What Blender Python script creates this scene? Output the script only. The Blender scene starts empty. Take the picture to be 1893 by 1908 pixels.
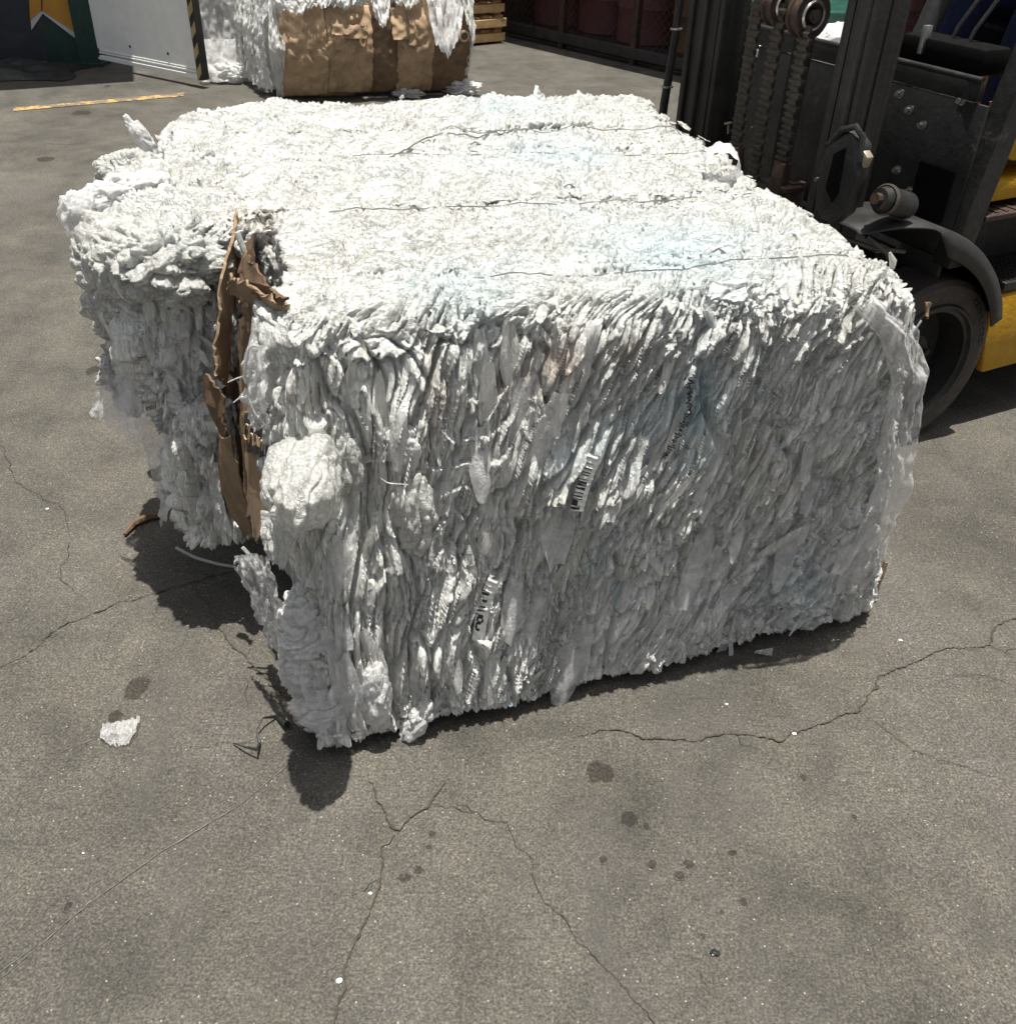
import bpy, bmesh, math, random
import numpy as np
from mathutils import Vector, Matrix
random.seed(7); RNG = np.random.default_rng(7)
S = bpy.context.scene
COL = S.collection
R = math.radians

# ------------------------------------------------------------------ camera
PITCH, ROLL, FPX, CH = R(34.8), R(2.0), 1800.0, 1.6
cam = bpy.data.cameras.new('camera'); co = bpy.data.objects.new('camera', cam); COL.objects.link(co)
cam.sensor_fit = 'HORIZONTAL'; cam.sensor_width = 36.0; cam.lens = 36.0*FPX/1893.0
cam.clip_start = 0.05; cam.clip_end = 400
co.matrix_world = Matrix.Translation((0, 0, CH)) @ Matrix.Rotation(math.pi/2-PITCH, 4, 'X') @ Matrix.Rotation(ROLL, 4, 'Z')
S.camera = co

# ------------------------------------------------------------------ light
SUN = Vector((0.045, -0.03, 1.0)).normalized()          # direction towards the sun, almost overhead
w = bpy.data.worlds.new('World'); S.world = w; w.use_nodes = True
nt = w.node_tree; sky = nt.nodes.new('ShaderNodeTexSky'); sky.sky_type = 'NISHITA'; sky.sun_disc = False
sky.sun_elevation = math.asin(SUN.z); sky.sun_rotation = math.atan2(SUN.x, SUN.y)
bg = nt.nodes['Background']; bg.inputs['Strength'].default_value = 0.074; sky.dust_density = 4.0; sky.air_density = 0.8
hs = nt.nodes.new('ShaderNodeHueSaturation'); hs.inputs['Saturation'].default_value = 0.42      # camera white balance for a hazy bright sky
nt.links.new(sky.outputs['Color'], hs.inputs['Color']); nt.links.new(hs.outputs['Color'], bg.inputs['Color'])
sl = bpy.data.lights.new('sun', 'SUN'); sl.energy = 5.0; sl.angle = R(0.5); sl.color = (1.0, 0.965, 0.90)
so = bpy.data.objects.new('sun', sl); COL.objects.link(so); so.rotation_euler = SUN.to_track_quat('Z', 'Y').to_euler()
S.view_settings.view_transform = 'Standard'; S.view_settings.look = 'None'
S.view_settings.exposure = 0.63; S.view_settings.gamma = 1.0
S.render.engine = 'CYCLES'
S.cycles.max_bounces = 8; S.cycles.transparent_max_bounces = 12

# ------------------------------------------------------------------ helpers
_F = np.array([0, math.cos(PITCH), -math.sin(PITCH)]); _U = np.array([0, math.sin(PITCH), math.cos(PITCH)])
def _ray(px, py):
    a, b = px-946.5, py-954.0; c, s = math.cos(ROLL), math.sin(ROLL)
    u, v = a*c+b*s, -a*s+b*c
    return np.array([u, 0, 0]) - _U*v + _F*FPX
def atz(px, py, z=0.0):
    d = _ray(px, py); return np.array([0, 0, CH]) + d*((z-CH)/d[2])
def aty(px, py, y):
    d = _ray(px, py); return np.array([0, 0, CH]) + d*(y/d[1])

def tag(o, label=None, cat=None, group=None, kind=None):
    if label: o['label'] = label
    if cat: o['category'] = cat
    if group: o['group'] = group
    if kind: o['kind'] = kind
    return o
def empty(name, loc=(0, 0, 0), rz=0.0):
    o = bpy.data.objects.new(name, None); COL.objects.link(o); o.location = loc; o.rotation_euler = (0, 0, rz)
    o.empty_display_size = 0.1
    return o
def setmat(me, m):
    if isinstance(m, (list, tuple)):
        for k in m: me.materials.append(k)
    else: me.materials.append(m)
def mk(name, V, Fc, m, parent=None, smooth=True, attrs=None):
    """mesh object from numpy verts and quad/poly faces"""
    me = bpy.data.meshes.new(name)
    V = np.asarray(V, dtype=np.float32)
    if isinstance(Fc, np.ndarray) and Fc.ndim == 2:
        n = Fc.shape[1]
        me.vertices.add(len(V)); me.vertices.foreach_set('co', V.ravel())
        me.loops.add(Fc.size); me.loops.foreach_set('vertex_index', Fc.astype(np.int32).ravel())
        me.polygons.add(len(Fc)); me.polygons.foreach_set('loop_start', np.arange(0, Fc.size, n, dtype=np.int32))
        me.polygons.foreach_set('loop_total', np.full(len(Fc), n, dtype=np.int32))
        me.update(calc_edges=True)
    else:
        me.from_pydata([tuple(map(float, v)) for v in V], [], [tuple(map(int, f)) for f in Fc]); me.update()
    me.polygons.foreach_set('use_smooth', [smooth]*len(me.polygons))
    if attrs:
        for k, a in attrs.items():
            at = me.attributes.new(k, 'FLOAT', 'POINT'); at.data.foreach_set('value', np.asarray(a, dtype=np.float32))
    setmat(me, m)
    o = bpy.data.objects.new(name, me); COL.objects.link(o)
    if parent: o.parent = parent
    return o
class MB:
    """collects shapes into one mesh"""
    def __init__(s): s.bm = bmesh.new()
    def box(s, a, b, bev=0.0, M=None, mi=0):
        cx = [(a[i]+b[i])/2 for i in range(3)]; d = [abs(b[i]-a[i]) for i in range(3)]
        g = bmesh.ops.create_cube(s.bm, size=1.0); vs = g['verts']
        bmesh.ops.scale(s.bm, vec=d, verts=vs); bmesh.ops.translate(s.bm, vec=cx, verts=vs)
        if bev > 0:
            es = list({e for v in vs for e in v.link_edges})
            r = bmesh.ops.bevel(s.bm, geom=es, offset=bev, segments=2, affect='EDGES', profile=0.5)
            vs = list({v for f in r['faces'] for v in f.verts} | {v for v in vs if v.is_valid})
        if M is not None: bmesh.ops.transform(s.bm, matrix=M, verts=vs)
        for f in {f for v in vs for f in v.link_faces}: f.material_index = mi
        return s
    def cyl(s, p, q, r, r2=None, n=16, cap=True, mi=0):
        p, q = Vector(p), Vector(q); d = q-p; L = d.length
        g = bmesh.ops.create_cone(s.bm, cap_ends=cap, segments=n, radius1=r, radius2=r if r2 is None else r2, depth=L)
        M = Matrix.Translation((p+q)/2) @ d.to_track_quat('Z', 'Y').to_matrix().to_4x4()
        bmesh.ops.transform(s.bm, matrix=M, verts=g['verts'])
        for f in {f for v in g['verts'] for f in v.link_faces}: f.material_index = mi
        return s
    def tube(s, pts, r, n=8, mi=0):
        pts = [Vector(p) for p in pts]; rings = []
        up = Vector((0, 0, 1))
        for i, p in enumerate(pts):
            t = (pts[min(i+1, len(pts)-1)]-pts[max(i-1, 0)]).normalized()
            x = t.cross(up)
            if x.length < 1e-3: x = t.cross(Vector((1, 0, 0)))
            x.normalize(); y = t.cross(x); rr = r[i] if isinstance(r, (list, tuple)) else r
            rings.append([s.bm.verts.new(p+x*rr*math.cos(6.2832*k/n)+y*rr*math.sin(6.2832*k/n)) for k in range(n)])
        for a, b in zip(rings, rings[1:]):
            for k in range(n):
                f = s.bm.faces.new((a[k], a[(k+1) % n], b[(k+1) % n], b[k])); f.material_index = mi
        for rg in (rings[0], rings[-1]):
            try: s.bm.faces.new(rg)
            except Exception: pass
        return s
    def prism(s, poly, a, b, axis=1, bev=0.0, mi=0):
        """poly of 2D points extruded along axis from a to b"""
        def P(u, v, t): return {0: (t, u, v), 1: (u, t, v), 2: (u, v, t)}[axis]
        va = [s.bm.verts.new(P(u, v, a)) for u, v in poly]; vb = [s.bm.verts.new(P(u, v, b)) for u, v in poly]
        fs = [s.bm.faces.new(va), s.bm.faces.new(vb[::-1])]; n = len(poly)
        for i in range(n): fs.append(s.bm.faces.new((va[i], vb[i], vb[(i+1) % n], va[(i+1) % n])))
        for f in fs: f.material_index = mi
        if bev > 0:
            es = list({e for f in fs for e in f.edges})
            bmesh.ops.bevel(s.bm, geom=es, offset=bev, segments=2, affect='EDGES', profile=0.5)
        return s
    def lathe(s, prof, c, axis, n=40, mi=0):
        """prof: (radius, offset along axis) points, closed loop"""
        ax = Vector(axis).normalized(); x = ax.orthogonal().normalized(); y = ax.cross(x); c = Vector(c)
        rings = [[s.bm.verts.new(c+ax*o+(x*math.cos(6.2832*k/n)+y*math.sin(6.2832*k/n))*r) for k in range(n)] for r, o in prof]
        m = len(rings)
        for i in range(m):
            a, b = rings[i], rings[(i+1) % m]
            for k in range(n):
                f = s.bm.faces.new((a[k], a[(k+1) % n], b[(k+1) % n], b[k])); f.material_index = mi
        return s
    def build(s, name, m, parent=None, smooth=False, angle=35):
        bmesh.ops.recalc_face_normals(s.bm, faces=s.bm.faces[:])
        me = bpy.data.meshes.new(name); s.bm.to_mesh(me); s.bm.free()
        setmat(me, m)
        if smooth:
            me.polygons.foreach_set('use_smooth', [True]*len(me.polygons)); me.set_sharp_from_angle(angle=R(angle))
        o = bpy.data.objects.new(name, me); COL.objects.link(o)
        if parent: o.parent = parent
        return o

# numpy gradient noise, roughly in -1..1
_perm = np.random.default_rng(11).permutation(512).astype(np.int32); _perm = np.concatenate([_perm, _perm])
_g = np.random.default_rng(12).normal(size=(512, 3)).astype(np.float32); _g /= np.linalg.norm(_g, axis=1)[:, None]
def noise(x, y, z=0.0):
    x = np.asarray(x, np.float32); y = np.asarray(y, np.float32); z = np.broadcast_to(np.asarray(z, np.float32), x.shape)
    xi, yi, zi = np.floor(x), np.floor(y), np.floor(z); fx, fy, fz = x-xi, y-yi, z-zi
    xi = xi.astype(np.int32) & 511; yi = yi.astype(np.int32) & 511; zi = zi.astype(np.int32) & 511
    u, v, q = [f*f*f*(f*(f*6-15)+10) for f in (fx, fy, fz)]
    def gr(a, b, c):
        h = _perm[(_perm[(_perm[(xi+a) & 511]+yi+b) & 511]+zi+c) & 511]; G = _g[h]
        return G[..., 0]*(fx-a)+G[..., 1]*(fy-b)+G[..., 2]*(fz-c)
    l = lambda a, b, t: a+(b-a)*t
    return 1.4*l(l(l(gr(0, 0, 0), gr(1, 0, 0), u), l(gr(0, 1, 0), gr(1, 1, 0), u), v),
             l(l(gr(0, 0, 1), gr(1, 0, 1), u), l(gr(0, 1, 1), gr(1, 1, 1), u), v), q)
def sst(a, b, x):
    t = np.clip((x-a)/(b-a), 0, 1); return t*t*(3-2*t)
def gridfaces(n, m, off=0):
    """quads of an n x m vertex grid"""
    i = np.arange(n-1)[:, None]*m + np.arange(m-1)[None, :]
    return (np.stack([i, i+m, i+m+1, i+1], -1).reshape(-1, 4)+off)

# ------------------------------------------------------------------ materials
def newmat(name):
    m = bpy.data.materials.new(name); m.use_nodes = True; nt = m.node_tree
    return m, nt, nt.nodes['Principled BSDF'], nt.nodes['Material Output']
def N(nt, t, **kw):
    n = nt.nodes.new(t)
    for k, v in kw.items():
        if hasattr(n, k) and not k in n.inputs: setattr(n, k, v)
        else: n.inputs[k].default_value = v
    return n
def L(nt, a, b): nt.links.new(a, b)
def ramp(nt, fac, stops):
    r = nt.nodes.new('ShaderNodeValToRGB'); e = r.color_ramp.elements
    while len(e) < len(stops): e.new(0.5)
    for i, (p, c) in enumerate(stops):
        e[i].position = p; e[i].color = (*c, 1) if len(c) == 3 else c
    L(nt, fac, r.inputs['Fac']); return r
def coords(nt, scale=(1, 1, 1), rot=(0, 0, 0), kind='Object'):
    tc = nt.nodes.new('ShaderNodeTexCoord'); mp = nt.nodes.new('ShaderNodeMapping')
    mp.inputs['Scale'].default_value = scale; mp.inputs['Rotation'].default_value = rot
    L(nt, tc.outputs[kind], mp.inputs['Vector']); return mp.outputs['Vector']
def ntex(nt, vec, scale, detail=4, rough=0.55, dist=0.0):
    n = nt.nodes.new('ShaderNodeTexNoise'); n.inputs['Scale'].default_value = scale; n.inputs['Detail'].default_value = detail
    n.inputs['Roughness'].default_value = rough; n.inputs['Distortion'].default_value = dist
    if vec is not None: L(nt, vec, n.inputs['Vector'])
    return n
def mixc(nt, fac, a, b, mode='MIX'):
    m = nt.nodes.new('ShaderNodeMix'); m.data_type = 'RGBA'; m.blend_type = mode
    if isinstance(fac, (int, float)): m.inputs[0].default_value = fac
    else: L(nt, fac, m.inputs[0])
    for v, i in ((a, 6), (b, 7)):
        if isinstance(v, tuple): m.inputs[i].default_value = (*v, 1)
        else: L(nt, v, m.inputs[i])
    return m.outputs[2]
def mathn(nt, op, a, b=0.0, clamp=False):
    m = nt.nodes.new('ShaderNodeMath'); m.operation = op; m.use_clamp = clamp
    for v, i in ((a, 0), (b, 1)):
        if isinstance(v, (int, float)): m.inputs[i].default_value = v
        else: L(nt, v, m.inputs[i])
    return m.outputs[0]
def bump(nt, h, strength=0.5, dist=0.01, nrm=None):
    b = nt.nodes.new('ShaderNodeBump'); b.inputs['Strength'].default_value = strength; b.inputs['Distance'].default_value = dist
    L(nt, h, b.inputs['Height'])
    if nrm: L(nt, nrm, b.inputs['Normal'])
    return b.outputs['Normal']

def film_mat(name, base=(0.92, 0.925, 0.875), transl=0.15, attr=True):
    m, nt, p, out = newmat(name)
    v = coords(nt)
    # fine crinkle: two directions, chosen by the flow attribute (1 = top, 0 = sides)
    at = N(nt, 'ShaderNodeAttribute', attribute_name='topness')
    vf = coords(nt, (1, 1, 0.16), (0, R(-14), 0)); vt = coords(nt, (0.25, 1, 1), (0, 0, R(-38)))
    a1 = ntex(nt, vf, 85, 6, 0.62, 1.2); b1 = ntex(nt, vt, 75, 6, 0.62, 1.2)
    mx = nt.nodes.new('ShaderNodeMix'); mx.data_type = 'FLOAT'; L(nt, at.outputs['Fac'], mx.inputs[0]); L(nt, a1.outputs['Fac'], mx.inputs[2]); L(nt, b1.outputs['Fac'], mx.inputs[3])
    cre = mathn(nt, 'ABSOLUTE', mathn(nt, 'SUBTRACT', mx.outputs[0], 0.5))
    cre = mathn(nt, 'MULTIPLY', mathn(nt, 'POWER', cre, 0.6), 1.0)
    vo = N(nt, 'ShaderNodeTexVoronoi', feature='F1', Scale=70.0); L(nt, vf, vo.inputs['Vector'])
    hh = mathn(nt, 'MULTIPLY', mathn(nt, 'ADD', cre, mathn(nt, 'MULTIPLY', vo.outputs['Distance'], 0.35)), mathn(nt, 'SUBTRACT', 1.0, mathn(nt, 'MULTIPLY', at.outputs['Fac'], 0.0)))
    nr = bump(nt, hh, 0.9, 0.009)
    fb = ntex(nt, vf, 240, 4, 0.7, 0.8); nrc = bump(nt, fb.outputs['Fac'], 0.9, 0.006, nr)
    # tint: printed pale blue films, yellowish ones, dusty grey ones
    n1 = ntex(nt, v, 2.3, 3, 0.6, 0.4); n2 = ntex(nt, v, 3.7, 3, 0.6); n3 = ntex(nt, v, 9.0, 5, 0.7)
    c = mixc(nt, ramp(nt, n1.outputs['Fac'], [(0.60, (0, 0, 0)), (0.72, (0.8, 0.8, 0.8))]).outputs['Color'], base, (0.76, 0.86, 0.88))
    c = mixc(nt, ramp(nt, n2.outputs['Fac'], [(0.60, (0, 0, 0)), (0.78, (0.8, 0.8, 0.8))]).outputs['Color'], c, (0.76, 0.76, 0.62))
    c = mixc(nt, ramp(nt, n3.outputs['Fac'], [(0.58, (0, 0, 0)), (0.80, (0.75, 0.75, 0.75))]).outputs['Color'], c, (0.72, 0.715, 0.67))
    # dust seams between film layers; on the lid they also paint in crease shade
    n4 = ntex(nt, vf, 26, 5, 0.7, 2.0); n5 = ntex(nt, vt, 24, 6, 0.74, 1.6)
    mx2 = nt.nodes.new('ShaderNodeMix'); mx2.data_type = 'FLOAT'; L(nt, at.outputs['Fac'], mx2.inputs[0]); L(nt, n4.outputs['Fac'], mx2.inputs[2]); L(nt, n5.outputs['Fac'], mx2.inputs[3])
    seam_shade = ramp(nt, mathn(nt, 'ABSOLUTE', mathn(nt, 'SUBTRACT', mx2.outputs[0], 0.5)), [(0.0, (0.95, 0.95, 0.95)), (0.010, (0.6, 0.6, 0.6)), (0.030, (0, 0, 0))])
    c = mixc(nt, mathn(nt, 'MULTIPLY', seam_shade.outputs['Color'], mathn(nt, 'ADD', 0.25, mathn(nt, 'MULTIPLY', at.outputs['Fac'], 0.65))), c, (0.36, 0.36, 0.33))
    # thinner, greyer film overlaps; lid only, also dulling the sunlit tone in the colour
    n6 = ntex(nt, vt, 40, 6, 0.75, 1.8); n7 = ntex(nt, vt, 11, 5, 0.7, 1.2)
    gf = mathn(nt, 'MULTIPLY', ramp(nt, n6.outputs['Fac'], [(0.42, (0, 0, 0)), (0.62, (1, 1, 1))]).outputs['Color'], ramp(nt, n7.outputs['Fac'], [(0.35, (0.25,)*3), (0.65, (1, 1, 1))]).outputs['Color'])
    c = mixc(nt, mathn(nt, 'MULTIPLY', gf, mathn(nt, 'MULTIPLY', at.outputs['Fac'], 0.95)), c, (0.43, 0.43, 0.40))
    if attr:
        ta = N(nt, 'ShaderNodeAttribute', attribute_name='tint')
        c = mixc(nt, mathn(nt, 'MAXIMUM', ta.outputs['Fac'], 0.0, True), c, (0.58, 0.76, 0.82))
        c = mixc(nt, mathn(nt, 'MAXIMUM', mathn(nt, 'MULTIPLY', ta.outputs['Fac'], -1.0), 0.0, True), c, (0.46, 0.33, 0.24))
    L(nt, c, p.inputs['Base Color'])
    r = ramp(nt, n3.outputs['Fac'], [(0.3, (0.13,)*3), (0.7, (0.34,)*3)]); L(nt, r.outputs['Color'], p.inputs['Roughness'])
    p.inputs['IOR'].default_value = 1.5; p.inputs['Specular IOR Level'].default_value = 0.6
    L(nt, nr, p.inputs['Normal']); p.inputs['Coat Weight'].default_value = 1.0; p.inputs['Coat Roughness'].default_value = 0.06; p.inputs['Coat IOR'].default_value = 1.6; L(nt, nrc, p.inputs['Coat Normal'])
    tr = N(nt, 'ShaderNodeBsdfTranslucent'); L(nt, c, tr.inputs['Color']); L(nt, nr, tr.inputs['Normal'])
    ms = N(nt, 'ShaderNodeMixShader'); ms.inputs[0].default_value = transl
    L(nt, p.outputs[0], ms.inputs[1]); L(nt, tr.outputs[0], ms.inputs[2]); L(nt, ms.outputs[0], out.inputs['Surface'])
    return m
def clear_mat(name, alpha=0.55, tint=(0.80, 0.80, 0.82)):
    """thin clear film: part see-through, part milky, glossy creases"""
    m, nt, p, out = newmat(name)
    v = coords(nt)
    n = ntex(nt, v, 60, 6, 0.65, 1.5); n2 = ntex(nt, v, 14, 4, 0.6, 0.8)
    h = mathn(nt, 'ADD', mathn(nt, 'POWER', mathn(nt, 'ABSOLUTE', mathn(nt, 'SUBTRACT', n.outputs['Fac'], 0.5)), 0.6), n2.outputs['Fac'])
    nr = bump(nt, h, 0.7, 0.010)
    p.inputs['Base Color'].default_value = (*tint, 1); p.inputs['Roughness'].default_value = 0.10
    p.inputs['Coat Weight'].default_value = 0.8; p.inputs['Coat Roughness'].default_value = 0.05; L(nt, nr, p.inputs['Coat Normal'])
    p.inputs['Specular IOR Level'].default_value = 0.8; L(nt, nr, p.inputs['Normal'])
    tr = N(nt, 'ShaderNodeBsdfTransparent'); tr.inputs['Color'].default_value = (0.98, 0.98, 0.98, 1)
    tl = N(nt, 'ShaderNodeBsdfTranslucent'); tl.inputs['Color'].default_value = (*tint, 1); L(nt, nr, tl.inputs['Normal'])
    m1 = N(nt, 'ShaderNodeMixShader'); m1.inputs[0].default_value = 0.22; L(nt, p.outputs[0], m1.inputs[1]); L(nt, tl.outputs[0], m1.inputs[2])
    fac = ramp(nt, n2.outputs['Fac'], [(0.3, (max(0, alpha-0.25),)*3), (0.65, (min(1, alpha+0.3),)*3)])
    m2 = N(nt, 'ShaderNodeMixShader'); L(nt, fac.outputs['Color'], m2.inputs[0]); L(nt, tr.outputs[0], m2.inputs[1]); L(nt, m1.outputs[0], m2.inputs[2])
    L(nt, m2.outputs[0], out.inputs['Surface'])
    return m
def simple(name, col, rough=0.6, metal=0.0, var=0.25, nscale=12, bumps=0.2, bscale=80, spec=0.5, wear=None, coord='Object'):
    m, nt, p, out = newmat(name); v = coords(nt, kind=coord)
    n = ntex(nt, v, nscale, 6, 0.65, 0.3); dark = tuple(c*(1-var) for c in col); lite = tuple(min(1, c*(1+var)) for c in col)
    c = ramp(nt, n.outputs['Fac'], [(0.3, dark), (0.7, lite)]).outputs['Color']
    if wear:
        nw = ntex(nt, v, wear[1], 8, 0.75, 0.6)
        c = mixc(nt, ramp(nt, nw.outputs['Fac'], [(wear[2], (0, 0, 0)), (wear[2]+0.08, (1, 1, 1))]).outputs['Color'], c, wear[0])
    L(nt, c, p.inputs['Base Color']); p.inputs['Metallic'].default_value = metal; p.inputs['Specular IOR Level'].default_value = spec
    n2 = ntex(nt, v, nscale*2.3, 5, 0.6)
    rr = ramp(nt, n2.outputs['Fac'], [(0.3, (max(0.03, rough-0.12),)*3), (0.7, (min(1, rough+0.12),)*3)]); L(nt, rr.outputs['Color'], p.inputs['Roughness'])
    nb = ntex(nt, v, bscale, 5, 0.6); L(nt, bump(nt, nb.outputs['Fac'], bumps, 0.004), p.inputs['Normal'])
    return m
def concrete_mat():
    m, nt, p, out = newmat('concrete'); v = coords(nt)
    big = ntex(nt, v, 1.6, 6, 0.68, 0.5); mid = ntex(nt, v, 6.0, 6, 0.65, 0.4); fine = ntex(nt, v, 190, 4, 0.7)
    c = ramp(nt, big.outputs['Fac'], [(0.30, (0.050, 0.0465, 0.039)), (0.5, (0.079, 0.0735, 0.062)), (0.70, (0.106, 0.098, 0.082))]).outputs['Color']
    c = mixc(nt, 0.55, c, ramp(nt, mid.outputs['Fac'], [(0.3, (0.42,)*3), (0.55, (0.98, 0.98, 1.0)), (0.75, (1.38, 1.36, 1.28))]).outputs['Color'], 'MULTIPLY')
    # dusty ochre and violet-grey tyre dirt
    t1 = ntex(nt, coords(nt, (1, 0.35, 1), (0, 0, R(35))), 3.0, 5, 0.6, 0.5)
    c = mixc(nt, ramp(nt, t1.outputs['Fac'], [(0.54, (0, 0, 0)), (0.72, (0.5, 0.5, 0.5))]).outputs['Color'], c, (0.085, 0.078, 0.076))
    t2 = ntex(nt, v, 4.3, 4, 0.6, 0.2)
    c = mixc(nt, ramp(nt, t2.outputs['Fac'], [(0.56, (0, 0, 0)), (0.75, (0.40, 0.40, 0.40))]).outputs['Color'], c, (0.105, 0.090, 0.066))
    # sand grain and pale aggregate specks
    c = mixc(nt, 0.85, c, ramp(nt, fine.outputs['Fac'], [(0.30, (0.20,)*3), (0.5, (0.92,)*3), (0.70, (2.3, 2.25, 2.05))]).outputs['Color'], 'MULTIPLY')
    gr2 = ntex(nt, v, 70, 5, 0.75); c = mixc(nt, 0.6, c, ramp(nt, gr2.outputs['Fac'], [(0.32, (0.45,)*3), (0.5, (1.0,)*3), (0.68, (1.6, 1.55, 1.45))]).outputs['Color'], 'MULTIPLY')
    fl = ntex(nt, coords(nt, (1, 0.25, 1), (0, 0, R(-52))), 5.0, 6, 0.7, 0.8); c = mixc(nt, ramp(nt, fl.outputs['Fac'], [(0.50, (0, 0, 0)), (0.66, (0.42, 0.42, 0.42))]).outputs['Color'], c, (0.060, 0.056, 0.052))
    vo = N(nt, 'ShaderNodeTexVoronoi', feature='F1', Scale=95.0, Randomness=1.0); L(nt, v, vo.inputs['Vector'])
    sp = mathn(nt, 'MULTIPLY', ramp(nt, vo.outputs['Distance'], [(0.10, (1, 1, 1)), (0.2, (0, 0, 0))]).outputs['Color'],
               ramp(nt, vo.outputs['Color'], [(0.74, (0, 0, 0)), (0.80, (1, 1, 1))]).outputs['Color'])
    c = mixc(nt, sp, c, (0.30, 0.28, 0.23))
    vo2 = N(nt, 'ShaderNodeTexVoronoi', feature='F1', Scale=45.0); L(nt, v, vo2.inputs['Vector'])
    sp2 = mathn(nt, 'MULTIPLY', ramp(nt, vo2.outputs['Distance'], [(0.09, (1, 1, 1)), (0.17, (0, 0, 0))]).outputs['Color'],
                ramp(nt, vo2.outputs['Color'], [(0.66, (0, 0, 0)), (0.72, (1, 1, 1))]).outputs['Color'])
    c = mixc(nt, sp2, c, (0.05, 0.046, 0.04))
    # small pock marks / worn dark dots
    L(nt, c, p.inputs['Base Color']); p.inputs['Roughness'].default_value = 0.82; p.inputs['Specular IOR Level'].default_value = 0.35
    h = mathn(nt, 'ADD', mathn(nt, 'MULTIPLY', fine.outputs['Fac'], 0.5), mathn(nt, 'MULTIPLY', mid.outputs['Fac'], 1.5))
    L(nt, bump(nt, h, 0.5, 0.004), p.inputs['Normal'])
    return m, nt, p, out, c
def stain_mat(name, mult, soft=0.55):
    """same concrete, darkened by a soaked-in stain, ragged edge through alpha"""
    m, nt, p, out, c = concrete_mat(); m.name = name
    at = N(nt, 'ShaderNodeAttribute', attribute_name='soak'); n = ntex(nt, coords(nt), 60, 5, 0.7)
    f = mathn(nt, 'ADD', at.outputs['Fac'], mathn(nt, 'MULTIPLY', mathn(nt, 'SUBTRACT', n.outputs['Fac'], 0.5), 0.7))
    f = mathn(nt, 'MULTIPLY', ramp(nt, f, [(0.35, (0, 0, 0)), (soft, (1, 1, 1))]).outputs['Color'], ramp(nt, at.outputs['Fac'], [(0.0, (0, 0, 0)), (0.12, (1, 1, 1))]).outputs['Color'])
    cc = mixc(nt, f, c, mixc(nt, 1.0, c, mult, 'MULTIPLY')); L(nt, cc, p.inputs['Base Color'])
    return m
def card_mat(name='cardboard', col=(0.26, 0.185, 0.118)):
    m, nt, p, out = newmat(name); v = coords(nt)
    n = ntex(nt, v, 9, 6, 0.65, 0.5); c = ramp(nt, n.outputs['Fac'], [(0.28, tuple(x*0.62 for x in col)), (0.5, col), (0.72, tuple(x*1.18 for x in col))]).outputs['Color']
    n2 = ntex(nt, v, 60, 5, 0.7); c = mixc(nt, 0.35, c, ramp(nt, n2.outputs['Fac'], [(0.3, (0.6,)*3), (0.7, (1.25,)*3)]).outputs['Color'], 'MULTIPLY')
    L(nt, c, p.inputs['Base Color']); p.inputs['Roughness'].default_value = 0.8; p.inputs['Specular IOR Level'].default_value = 0.25
    wv = nt.nodes.new('ShaderNodeTexWave'); wv.inputs['Scale'].default_value = 40; wv.inputs['Distortion'].default_value = 1.0; L(nt, v, wv.inputs['Vector'])
    h = mathn(nt, 'ADD', mathn(nt, 'MULTIPLY', wv.outputs['Fac'], 0.06), mathn(nt, 'ADD', n.outputs['Fac'], mathn(nt, 'MULTIPLY', ntex(nt, v, 30, 6, 0.7, 1.5).outputs['Fac'], 0.8)))
    L(nt, bump(nt, h, 0.35, 0.006), p.inputs['Normal']); return m

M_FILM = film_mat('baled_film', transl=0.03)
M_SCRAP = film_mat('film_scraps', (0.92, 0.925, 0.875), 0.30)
M_CLEAR = clear_mat('clear_film', 0.50, (0.95, 0.95, 0.94))
M_CLEAR2 = clear_mat('cloudy_film', 0.80, (0.95, 0.95, 0.93))
M_CARD = card_mat(); M_CARDL = card_mat('pale_cardboard', (0.40, 0.285, 0.175)); M_CARDM = card_mat('brown_cardboard', (0.18, 0.12, 0.075)); M_CARDD = card_mat('cardboard_dark', (0.13, 0.085, 0.052))
M_CONC = concrete_mat()[0]
M_WIRE = simple('galvanised_wire', (0.30, 0.30, 0.29), 0.4, 0.8, 0.3)
M_BLACK = simple('black_steel', (0.015, 0.0145, 0.014), 0.48, 0.0, 0.45, 14, 0.35, 60, 0.5, ((0.060, 0.055, 0.048), 9, 0.60))
M_RUST = simple('rusty_black_steel', (0.045, 0.028, 0.020), 0.65, 0.0, 0.5, 18, 0.4, 70, 0.4, ((0.10, 0.045, 0.022), 14, 0.56))
M_CHAIN = simple('oily_chain', (0.075, 0.064, 0.050), 0.38, 0.3, 0.4, 30, 0.3)
M_STEEL = simple('bright_steel', (0.42, 0.41, 0.38), 0.35, 0.85, 0.2, 30)
M_BRASS = simple('worn_bracket', (0.30, 0.26, 0.19), 0.45, 0.4, 0.3, 40)
M_YEL = simple('yellow_paint', (0.42, 0.225, 0.008), 0.5, 0, 0.16, 14, 0.6, 45, 0.4, ((0.26, 0.13, 0.02), 20, 0.60))
M_RUB = simple('tyre_rubber', (0.060, 0.048, 0.040), 0.72, 0, 0.3, 20, 0.3, 90, 0.35)
M_RUBB = simple('black_rubber', (0.018, 0.018, 0.019), 0.6, 0, 0.3, 20, 0.3)
M_RIM = simple('wheel_rim', (0.035, 0.034, 0.032), 0.45, 0.3, 0.4, 20, 0.3)
M_NAVY = simple('navy_cloth', (0.018, 0.026, 0.062), 0.85, 0, 0.3, 14, 0.4, 160, 0.2)
M_SHIRT = simple('pale_blue_cloth', (0.26, 0.30, 0.42), 0.85, 0, 0.2, 14, 0.4, 160, 0.2)
M_SKIN = simple('skin', (0.30, 0.17, 0.11), 0.55, 0, 0.1, 14, 0.1)
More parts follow.
